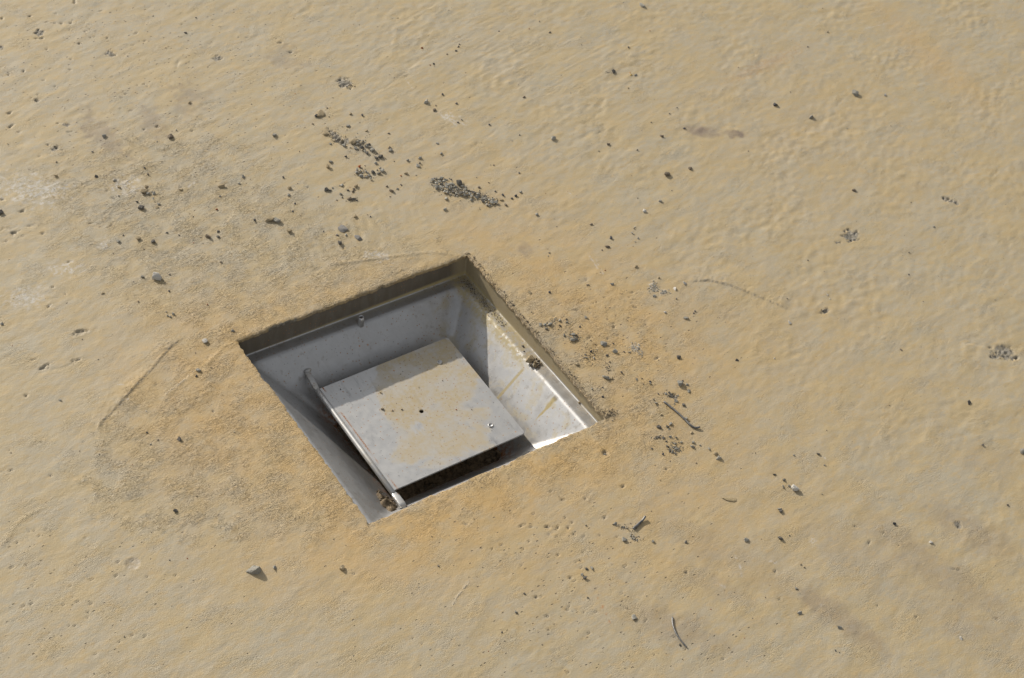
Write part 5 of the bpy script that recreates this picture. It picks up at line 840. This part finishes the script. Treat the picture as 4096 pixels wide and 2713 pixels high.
# tubes and bars
def tube(name, path, rx, rz=None, seg=14, mat=None, parent=None, cap=True, up=Vector((0, 0, 1))):
    """path of (point, rx, rz) or points; elliptic section"""
    bm = bmesh.new(); rings = []
    P = [Vector(p[0]) if isinstance(p[0], (tuple, Vector)) else Vector(p) for p in path]
    RX = [p[1] if isinstance(p[0], (tuple, Vector)) else rx for p in path]; RZ = [p[2] if isinstance(p[0], (tuple, Vector)) else (rz or rx) for p in path]
    for i, p in enumerate(P):
        t = (P[min(i + 1, len(P) - 1)] - P[max(i - 1, 0)]).normalized(); s = t.cross(up)
        s = s.normalized() if s.length > 1e-6 else Vector((1, 0, 0)); u = s.cross(t)
        ring = []
        for k in range(seg):
            a = 2 * math.pi * k / seg; c, sn = math.cos(a), math.sin(a)
            pw = .42 if RX[i] > RZ[i] * 1.3 else 1.0
            ring.append(bm.verts.new(p + s * RX[i] * math.copysign(abs(c) ** pw, c) + u * RZ[i] * math.copysign(abs(sn) ** pw, sn)))
        rings.append(ring)
    for a, b in zip(rings, rings[1:]):
        for k in range(seg): bm.faces.new((a[k], a[(k + 1) % seg], b[(k + 1) % seg], b[k]))
    if cap: bm.faces.new(rings[0][::-1]); bm.faces.new(rings[-1])
    bmesh.ops.recalc_face_normals(bm, faces=bm.faces)
    me = bpy.data.meshes.new(name); bm.to_mesh(me); bm.free()
    return link_mesh(name, me, mat, parent, True)

HX, HZ = -.0854, -.0545
rod = tube('hinge_rod', [((HX + .0035, .1170, HZ), .0034, .0020), ((HX + .003, .1130, HZ), .0034, .0020), ((HX + .0012, .1000, HZ + .001), .0035, .0020), ((HX, .0875, HZ + .0005), .0034, .0020), ((HX, .0820, HZ), .0025, .0025), ((HX, -.0900, HZ), .0025, .0025),
                         ((HX, -.0930, HZ), .0034, .0026), ((HX, -.0975, HZ + .0008), .0040, .0027), ((HX, -.1085, HZ + .0012), .0041, .0026), ((HX, -.1115, HZ + .0012), .0038, .0022), ((HX, -.1124, HZ + .0010), .0030, .0016), ((HX, -.1130, HZ + .0006), .0018, .0012), ((HX, -.1240, HZ), .0018, .0012)], 0, seg=20, mat=M_rod, parent=box)
# weld bead at the wall
bm = bmesh.new(); bmesh.ops.create_uvsphere(bm, u_segments=18, v_segments=12, radius=1)
for v in bm.verts:
    f = 1 + .12 * noise.noise(v.co * 3.1); v.co = Vector((v.co.x * .0048 * f, v.co.y * .0026 * f, v.co.z * .0036 * f))
    v.co.rotate(Euler((R_(38), 0, 0))); v.co += Vector((HX + .004, .1145, HZ + .0012))
me = bpy.data.meshes.new('weld'); bm.to_mesh(me); bm.free(); link_mesh('weld', me, M_rod, rod, True)

# the flap: thin sheet with rounded free corners and a drilled hole
def flap_outline():
    xa, xb, ya, yb, r = -.0835, .0897, -.0893, .0823, .0042; pts = [(xa, ya)]
    for k in range(9): a = R_(-90 + 90 * k / 8); pts.append((xb - r + r * math.cos(a), ya + r + r * math.sin(a)))
    for k in range(9): a = R_(90 * k / 8); pts.append((xb - r + r * math.cos(a), yb - r + r * math.sin(a)))
    pts.append((xa, yb)); return pts
bm = bmesh.new(); ZT, TH = -.0515, .0016
outer = [bm.verts.new((x, y, ZT)) for x, y in flap_outline()]
hole_ = [bm.verts.new((.0022 + .0025 * math.cos(2 * math.pi * k / 24), -.0040 + .0025 * math.sin(2 * math.pi * k / 24), ZT)) for k in range(24)]
ed = [bm.edges.new((l[k], l[(k + 1) % len(l)])) for l in (outer, hole_) for k in range(len(l))]
bmesh.ops.triangle_fill(bm, use_beauty=True, use_dissolve=False, edges=ed)
cen = Vector((.0022, -.0040, ZT))
bad = [f for f in bm.faces if all((v.co - cen).length < .00255 for v in f.verts)]
bmesh.ops.delete(bm, geom=bad, context='FACES_ONLY')
bmesh.ops.recalc_face_normals(bm, faces=bm.faces)
if sum(f.normal.z for f in bm.faces) < 0: bmesh.ops.reverse_faces(bm, faces=bm.faces)
ex = bmesh.ops.extrude_face_region(bm, geom=bm.faces[:])
for v in [g for g in ex['geom'] if isinstance(g, bmesh.types.BMVert)]: v.co.z -= TH
bmesh.ops.recalc_face_normals(bm, faces=bm.faces)
be = [e for e in bm.edges if len(e.link_faces) == 2 and e.calc_face_angle() > .7 and abs(e.verts[0].co.z - ZT) < 1e-5 and abs(e.verts[1].co.z - ZT) < 1e-5]
bmesh.ops.bevel(bm, geom=be, offset=.0004, segments=2, affect='EDGES')
me = bpy.data.meshes.new('flap'); bm.to_mesh(me); bm.free()
flap = link_mesh('flap', me, M_flap, box)
# rolled hinge sleeve: open tube with wall thickness
bm = bmesh.new(); seg = 28; R1, R2 = .0033, .0026; rings = []
for y, r in ((-.0915, R2), (-.0915, R1 - .0003), (-.0912, R1), (-.02, R1), (.05, R1), (.0832, R1), (.0835, R1 - .0003), (.0835, R2)):
    rings.append([bm.verts.new((HX + r * math.cos(2 * math.pi * k / seg), y, HZ + r * math.sin(2 * math.pi * k / seg))) for k in range(seg)])
for a, b in zip(rings, rings[1:] + rings[:1]):
    for k in range(seg): bm.faces.new((a[k], a[(k + 1) % seg], b[(k + 1) % seg], b[k]))
bmesh.ops.recalc_face_normals(bm, faces=bm.faces)
me = bpy.data.meshes.new('hinge_sleeve'); bm.to_mesh(me); bm.free(); link_mesh('hinge_sleeve', me, M_rod, flap, True)
def ringnut(name, c, ro, ri, hgt, parent, mat, lean=(0, 0, 0), bottom=True):
    bm = bmesh.new(); seg = 28; rings = []
    pr = [(ro, 0), (ro, hgt * .7), (ro - .0003, hgt), (ri + .0002, hgt), (ri, hgt * .8), (ri, -.001 if bottom else hgt * .2)]
    for r, z_ in pr: rings.append([bm.verts.new((r * math.cos(2 * math.pi * k / seg), r * math.sin(2 * math.pi * k / seg), z_)) for k in range(seg)])
    for a, b in zip(rings, rings[1:]):
        for k in range(seg): bm.faces.new((a[k], a[(k + 1) % seg], b[(k + 1) % seg], b[k]))
    if not bottom: bm.faces.new(rings[-1])
    bmesh.ops.recalc_face_normals(bm, faces=bm.faces)
    me = bpy.data.meshes.new(name); bm.to_mesh(me); bm.free()
    o = link_mesh(name, me, mat, parent, True); o.location = c; o.rotation_euler = lean
    return o
for c in ((.0602, .0516, ZT), (.0606, -.0603, ZT)):
    o = ringnut('threaded_ring', c, .0031, .0021, .0011, flap, M_rod, (0, 0, 0), False)
# hollow stud standing on the far wall's ledge
st = ringnut('stud', (.0012, .1352, -.0365), .0036, .0022, .0140, box, M_rod, (R_(-3), 0, 0), False)

# ------------------------------------------------------------------ stones
def hull_mesh(name, seed, mat, flat=1.0, sub=1, pts=13, rough_=.03):
    r = random.Random(seed); bm = bmesh.new()
    for k in range(pts):
        while True:
            p = Vector((r.uniform(-1, 1), r.uniform(-1, 1), r.uniform(-1, 1)))
            if .55 < p.length < 1.0: break
        p.x = math.copysign(abs(p.x) ** .75, p.x); p.y = math.copysign(abs(p.y) ** .75, p.y); p.z = math.copysign(abs(p.z) ** .8, p.z)
        bm.verts.new(p)
    res = bmesh.ops.convex_hull(bm, input=bm.verts)
    bmesh.ops.delete(bm, geom=[g for g in res['geom_interior'] if isinstance(g, bmesh.types.BMVert)], context='VERTS')
    bmesh.ops.dissolve_limit(bm, angle_limit=R_(14), verts=bm.verts, edges=bm.edges)
    bmesh.ops.triangulate(bm, faces=bm.faces)
    if sub:
        bmesh.ops.bevel(bm, geom=bm.edges[:], offset=.07, segments=1, affect='EDGES')
        bmesh.ops.triangulate(bm, faces=bm.faces)
        bmesh.ops.subdivide_edges(bm, edges=bm.edges, cuts=sub, use_grid_fill=True)
        for v in bm.verts: v.co += Vector((noise.noise(v.co * 4 + Vector((seed, 0, 0))), noise.noise(v.co * 4 + Vector((0, seed, 0))), noise.noise(v.co * 4 + Vector((0, 0, seed))))) * rough_ * 2
    xs = [v.co for v in bm.verts]
    mn = Vector((min(c[i] for c in xs) for i in range(3))); mx = Vector((max(c[i] for c in xs) for i in range(3)))
    for v in bm.verts: v.co = Vector(((v.co[i] - mn[i]) / (mx[i] - mn[i]) - .5 for i in range(3)))
    for v in bm.verts: v.co.z += .5
    me = bpy.data.meshes.new(name); bm.to_mesh(me); bm.free(); me.materials.append(mat)
    return me
def wedge_mesh():
    bm = bmesh.new()
    for p in ((-.5, -.05, .03), (-.42, .08, 0), (-.05, .32, .10), (.2, .26, .16), (.30, -.16, .46), (.16, -.24, .42), (-.14, -.27, .20), (-.12, -.26, 0), (.32, -.34, 0), (.5, -.08, .05), (.47, .16, .04), (.40, .02, .36), (0, .34, 0)): bm.verts.new(p)
    bmesh.ops.convex_hull(bm, input=bm.verts); bmesh.ops.bevel(bm, geom=bm.edges[:], offset=.02, segments=1, affect='EDGES'); bmesh.ops.triangulate(bm, faces=bm.faces)
    bmesh.ops.subdivide_edges(bm, edges=bm.edges, cuts=2, use_grid_fill=True)
    for v in bm.verts: v.co += (noise.noise_vector(v.co * 4) * .035 + noise.noise_vector(v.co * 11) * .02)
    me = bpy.data.meshes.new('wedge_stone'); bm.to_mesh(me); bm.free(); me.materials.append(M_stone['g']); return me
bank = {}
def stone_mesh(c, k, big):
    key = (c, k % 9, big)
    if key not in bank: bank[key] = hull_mesh('stone_' + SNAME[c], 31 * k % 9 + ord(c) * 7 + (100 if big else 0), M_stone[c], 1, 2 if big else 1, 15 if big else 11, .05 if big else .03)
    return bank[key]
crowd = [(s[0], s[1]) for s in STONES if 'chip' in s[7] and 'pile' in s[7]]
for i, (x, y, z, w, asp, rot, c, label, group) in enumerate(STONES):
    big = w > 5.0; pile = 'gravel chip' in label
    me = stone_mesh(c, rnd.randrange(9), big)
    name = 'gravel_chip' if pile else 'mortar_flake' if c == 'T' else 'concrete_fragment' if c == 's' else 'crumb' if c in 'roy' else 'stone' if big else 'pebble'
    o = bpy.data.objects.new(name, me); COL.objects.link(o)
    hgt = {'T': .16, 's': .26}.get(c, .60 if asp < 1.6 else .45)
    if c == 't' and w > 8: hgt = .34
    if c == 'n': hgt = .7
    hgt *= rnd.uniform(.85, 1.2)
    o.scale = (w * .00105, w * .00105 / asp, w * .00098 * hgt / max(1, asp * .6))
    o.rotation_euler = (rnd.gauss(0, .10), rnd.gauss(0, .10), rot + (math.pi if rnd.random() < .5 else 0))
    if z == 0: zz = ground_z(x, y)
    elif z < -.045: zz = ZT
    else: zz = ledge_z(x, y)
    if pile:
        nb = sum(1 for a in crowd if math.hypot(a[0] - x, a[1] - y) < .009); zz += min(nb, 9) * .00016 * rnd.random() * 1.6
    if label.startswith('largest grey wedge'):
        o.data = wedge_mesh(); o.scale = (.0165, .0165, .0165); o.rotation_euler = (0, 0, R_(-22))
    o.location = (x, y, zz - .0006 * (1 if w > 4 else .5))
    tag(o, label, {'gravel_chip': 'gravel', 'mortar_flake': 'mortar flake', 'concrete_fragment': 'concrete chip'}.get(name, 'stone'), group)

# loose grit: everything finer, as one mass
def merge_hulls(name, items, mats, kind='stuff'):
    """items: (x,y,z,size xyz,rot euler,mat index,seed)"""
    protos = [hull_mesh('p', 900 + s, M_soil, 1, 0, 8) for s in range(8)]
    pv = [np.array([v.co[:] for v in p.vertices]) for p in protos]; pf = [[tuple(f.vertices) for f in p.polygons] for p in protos]
    V, F, MI = [], [], []; off = 0
    for x, y, z, s, r, mi, sd in items:
        a = pv[sd % 8] * np.array(s); Rm = np.array(Euler(r).to_matrix()); a = a @ Rm.T + np.array((x, y, z))
        V.append(a); F += [tuple(i + off for i in f) for f in pf[sd % 8]]; MI += [mi] * len(pf[sd % 8]); off += len(a)
    for p in protos: bpy.data.meshes.remove(p)
    me = bpy.data.meshes.new(name); me.from_pydata(np.concatenate(V).tolist(), [], F)
    for m_ in mats: me.materials.append(m_)
    me.polygons.foreach_set('material_index', MI); me.update()
    o = link_mesh(name, me); o['kind'] = kind
    return o
gm = [M_stone[k] for k in 'dglwtbnro']; gi = {k: i for i, k in enumerate('dglwtbnro')}; gi['y'] = gi['o']; gi['s'] = gi['g']; gi['T'] = gi['t']
items = []
def grain(x, y, z, w, c):
    s = w * .001; items.append((x, y, z - .12 * s, (s * rnd.uniform(.85, 1.2), s * rnd.uniform(.7, 1), s * rnd.uniform(.5, .8)), (rnd.gauss(0, .2), rnd.gauss(0, .2), rnd.uniform(0, 6.28)), gi[c], rnd.randrange(8)))
for x, y, z, w, c in GRIT:
    zz = ground_z(x, y) if z == 0 else (ZT if z < -.045 else ledge_z(x, y)); grain(x, y, zz, max(w, .9), c)
def cluster(cx, cy, sx, sy, ang, nn, lo, hi, cols, zf=ground_z):
    a = ang
    for k in range(nn):
        u, v = rnd.gauss(0, 1) * sx, rnd.gauss(0, 1) * sy
        x = cx + u * math.cos(a) - v * math.sin(a); y = cy + u * math.sin(a) + v * math.cos(a)
        if zf is ground_z and abs(x) < .156 and abs(y) < .154: continue
        grain(x, y, zf(x, y), rnd.uniform(lo, hi) * (.7 + .3 * rnd.random()), rnd.choice(cols))
for cl in CLUSTERS: cluster(*cl)
for k in range(420):                                   # stray sand grains over the whole slab
    x, y = rnd.uniform(-.5, 1.1), rnd.uniform(-.6, .85)
    if abs(x) < .157 and abs(y) < .156: continue
    grain(x, y, ground_z(x, y), rnd.choice((.7, .8, .9, 1.0, 1.2, 1.5)), rnd.choice('ddnbglr' if rnd.random() < .9 else 'w'))
for k in range(60): grain(rnd.uniform(-.07, .085), rnd.uniform(-.085, .08), ZT, rnd.uniform(.5, .9), rnd.choice('dbdr'))
# crumbs along the right edge of the opening and sand drifts on the ledge
for k in range(150):
    y = rnd.uniform(-.15, .15); x = .1545 + abs(rnd.gauss(0, .0014)) + .0024 * (y / .3 + .5); grain(x, y, ground_z(x, y), rnd.uniform(.7, 2.0), rnd.choice('bbtd'))
cluster(.159, -.145, .005, .0045, 0, 60, .7, 2.4, 'bbttd')
for y0_, n_, sy_ in ((.128, 150, .010), (.100, 120, .007), (.078, 70, .006), (.060, 40, .005)):
    cluster(.149, y0_, .0028, sy_, 0, n_, .6, 1.6, 'ddgb', ledge_z)
cluster(-.147, .141, .004, .003, 0, 60, .6, 1.5, 'ddb', ledge_z)
grit = merge_hulls('grit', items, gm)
tag(grit, 'fine dark grit and sand grains strewn over the slab and the steel ledge', 'grit')

# the clod of dried mortar on the right ledge
items = []
for k in range(34):
    s = rnd.uniform(2.0, 5.5) * .001; a = rnd.uniform(0, 6.28); rr = rnd.random() ** .6
    x, y = .1468 + .0062 * rr * math.cos(a), -.0185 + .0095 * rr * math.sin(a)
    items.append((x, y, ledge_z(x, y) - .0006 + .0022 * (1 - rr) * rnd.random(), (s, s * .8, s * .75), (rnd.gauss(0, .4), rnd.gauss(0, .4), rnd.uniform(0, 6)), rnd.choice((0, 0, 1, 2)), k))
items.append((.1425, -.013, ledge_z(.1425, -.013) - .0005, (.010, .0085, .0065), (.1, .2, .5), 1, 3)); items.append((.143, -.0235, ledge_z(.143, -.0235), (.007, .006, .0045), (.1, 0, 1.2), 1, 5))
cl = merge_hulls('mortar_clod', items, [M_stone['b'], M_stone['t'], M_stone['g']]); del cl['kind']
tag(cl, 'crumbly brown-grey clod of dried mortar sitting on the right steel ledge', 'mortar clod')

# rubble and soil in the bottom of the box
nb = 90; u = np.linspace(-.105, .105, nb); bx, by = np.meshgrid(u, u - .035); bz = np.full_like(bx, -.106)
r2 = np.random.default_rng(9); sm = r2.standard_normal((nb, nb))
for k in range(2): sm = (sm + np.roll(sm, 1, 0) + np.roll(sm, -1, 0) + np.roll(sm, 1, 1) + np.roll(sm, -1, 1)) / 5
bz += .0035 * sm / sm.std() * .5 + r2.standard_normal((nb, nb)) * .0006
bz += .036 * np.exp(-((bx + .098) / .020) ** 2) * sstep(-.015, -.075, by) + .012 * np.exp(-((bx + .06) / .03) ** 2) * sstep(-.06, -.11, by) + .006 * sstep(-.05, -.10, by)
bi = np.arange(nb * nb).reshape(nb, nb); bq = np.stack([bi[:-1, :-1], bi[:-1, 1:], bi[1:, 1:], bi[1:, :-1]], -1).reshape(-1, 4)
me = mesh_np('soil', np.stack([bx, by, bz], -1).reshape(-1, 3), bq)
so = link_mesh('soil', me, M_soil, None, True); so['kind'] = 'stuff'; tag(so, 'loose soil filling the bottom of the steel box under the flap', 'soil')
items = []
def soil_z(x, y):
    i = int(np.clip((x + .105) / .21 * (nb - 1), 0, nb - 1)); j = int(np.clip((y + .140) / .21 * (nb - 1), 0, nb - 1)); return float(bz[j, i])
for k in range(200):
    x, y = rnd.uniform(-.09, .085), rnd.uniform(-.092, .07)
    if rnd.random() < .65: y = rnd.uniform(-.120, -.06)
    if rnd.random() < .2: x = rnd.uniform(-.098, -.08)
    s = (rnd.choice((2, 3, 3, 4, 5, 7, 9)) if x > -.075 else rnd.choice((1.2, 1.6, 2, 2.5, 3, 4))) * .001; items.append((x, y, soil_z(x, y) - .2 * s, (s, s * .8, s * .6), (rnd.gauss(0, .3), rnd.gauss(0, .3), rnd.uniform(0, 6)), rnd.choice((0, 1, 1, 2, 3)), k))
rb = merge_hulls('rubble', items, [M_stone['b'], M_soil, M_soil, M_soil]); tag(rb, 'broken mortar rubble lying in the dark bottom of the steel box', 'rubble')

# ------------------------------------------------------------------ bits of steel wire
def smooth_path(pts, n_=8):
    P = [Vector(p) for p in pts]; out = []
    for i in range(len(P) - 1):
        a, b, c, d = P[max(i - 1, 0)], P[i], P[i + 1], P[min(i + 2, len(P) - 1)]
        for k in range(n_):
            t = k / n_; out.append(.5 * ((2 * b) + (c - a) * t + (2 * a - 5 * b + 4 * c - d) * t * t + (3 * b - a - 3 * c + d) * t ** 3))
    return out + [P[-1]]
n_ = NT('galvanised_wire'); pp = n_.obj()
M_wire = n_.set(color=n_.mix(n_.ramp(n_.noise(pp, 300, 3), .35, .65), (.12, .12, .12), (.22, .215, .205)), metal=.7, rough=.5, normal=n_.bump(n_.noise(pp, 600, 3), .0003, .6))
WL = [('long nearly straight steel wire offcut, hooked at one end, right of the opening', .00115, (0, .0002, .0004, .0004, .0002, .0010)),
      ('short thick steel wire offcut with curled end, below the right corner of the opening', .00130, (.0018, .0006, 0, 0)),
      ('thin bent steel wire offcut lying near the bottom edge of the photo', .00085, (0, .0004, .0008, .0004, 0))]
for (lab, r, lift), pts in zip(WL, WIRES):
    path = smooth_path([(x, y, max(ground_z(x, y), 0) + r + l) for (x, y), l in zip(pts, lift)])
    mx = path[len(path) // 2].copy()
    o = tube('wire_offcut', [(p, r * (.75 if i in (0, len(path) - 1) else 1), r * (.75 if i in (0, len(path) - 1) else 1)) for i, p in enumerate(path)], r, seg=12, mat=M_wire)
    tag(o, lab, 'wire', 'steel wire offcuts on the slab')

# ------------------------------------------------------------------ light, sky, camera
EL, AZ = 25.6, 11.0            # the sun stands low beyond the opening, a little to its left
sun = bpy.data.lights.new('sun', 'SUN'); sun.energy = SUN_E; sun.angle = R_(.53); sun.color = (1.0, .93, .83)
so_ = bpy.data.objects.new('sun', sun); COL.objects.link(so_)
to_sun = Vector((-math.sin(R_(AZ)) * math.cos(R_(EL)), math.cos(R_(AZ)) * math.cos(R_(EL)), math.sin(R_(EL))))
so_.rotation_euler = to_sun.to_track_quat('Z', 'Y').to_euler(); so_.location = to_sun * 5
w = bpy.data.worlds.new('World'); scene.world = w; w.use_nodes = True
nt = w.node_tree; bg = nt.nodes['Background']; sky = nt.nodes.new('ShaderNodeTexSky'); sky.sky_type = 'NISHITA'
sky.sun_disc = False; sky.sun_elevation = R_(EL); sky.sun_rotation = R_(-AZ); sky.air_density = 1.0; sky.dust_density = 1.5
hs = nt.nodes.new('ShaderNodeHueSaturation'); hs.inputs['Saturation'].default_value = .18; hs.inputs['Value'].default_value = 1.0   # thin high haze
nt.links.new(sky.outputs[0], hs.inputs['Color']); nt.links.new(hs.outputs[0], bg.inputs[0]); bg.inputs[1].default_value = SKY_S

cam = bpy.data.cameras.new('camera'); co = bpy.data.objects.new('camera', cam); COL.objects.link(co)
Rr = CAM_R
Mx = Matrix(((Rr[0][0], -Rr[1][0], -Rr[2][0], CAM_C[0]), (Rr[0][1], -Rr[1][1], -Rr[2][1], CAM_C[1]), (Rr[0][2], -Rr[1][2], -Rr[2][2], CAM_C[2]), (0, 0, 0, 1)))
co.matrix_world = Mx
cam.sensor_width = 36; cam.sensor_fit = 'HORIZONTAL'; cam.lens = 1900 / 1024 * 36; cam.clip_start = .01; cam.clip_end = 200
scene.camera = co
vs = scene.view_settings; vs.view_transform = 'Standard'; vs.look = 'None'; vs.gamma = 1; vs.exposure = EXPO; vs.use_curve_mapping = False
scene.render.engine = 'CYCLES'
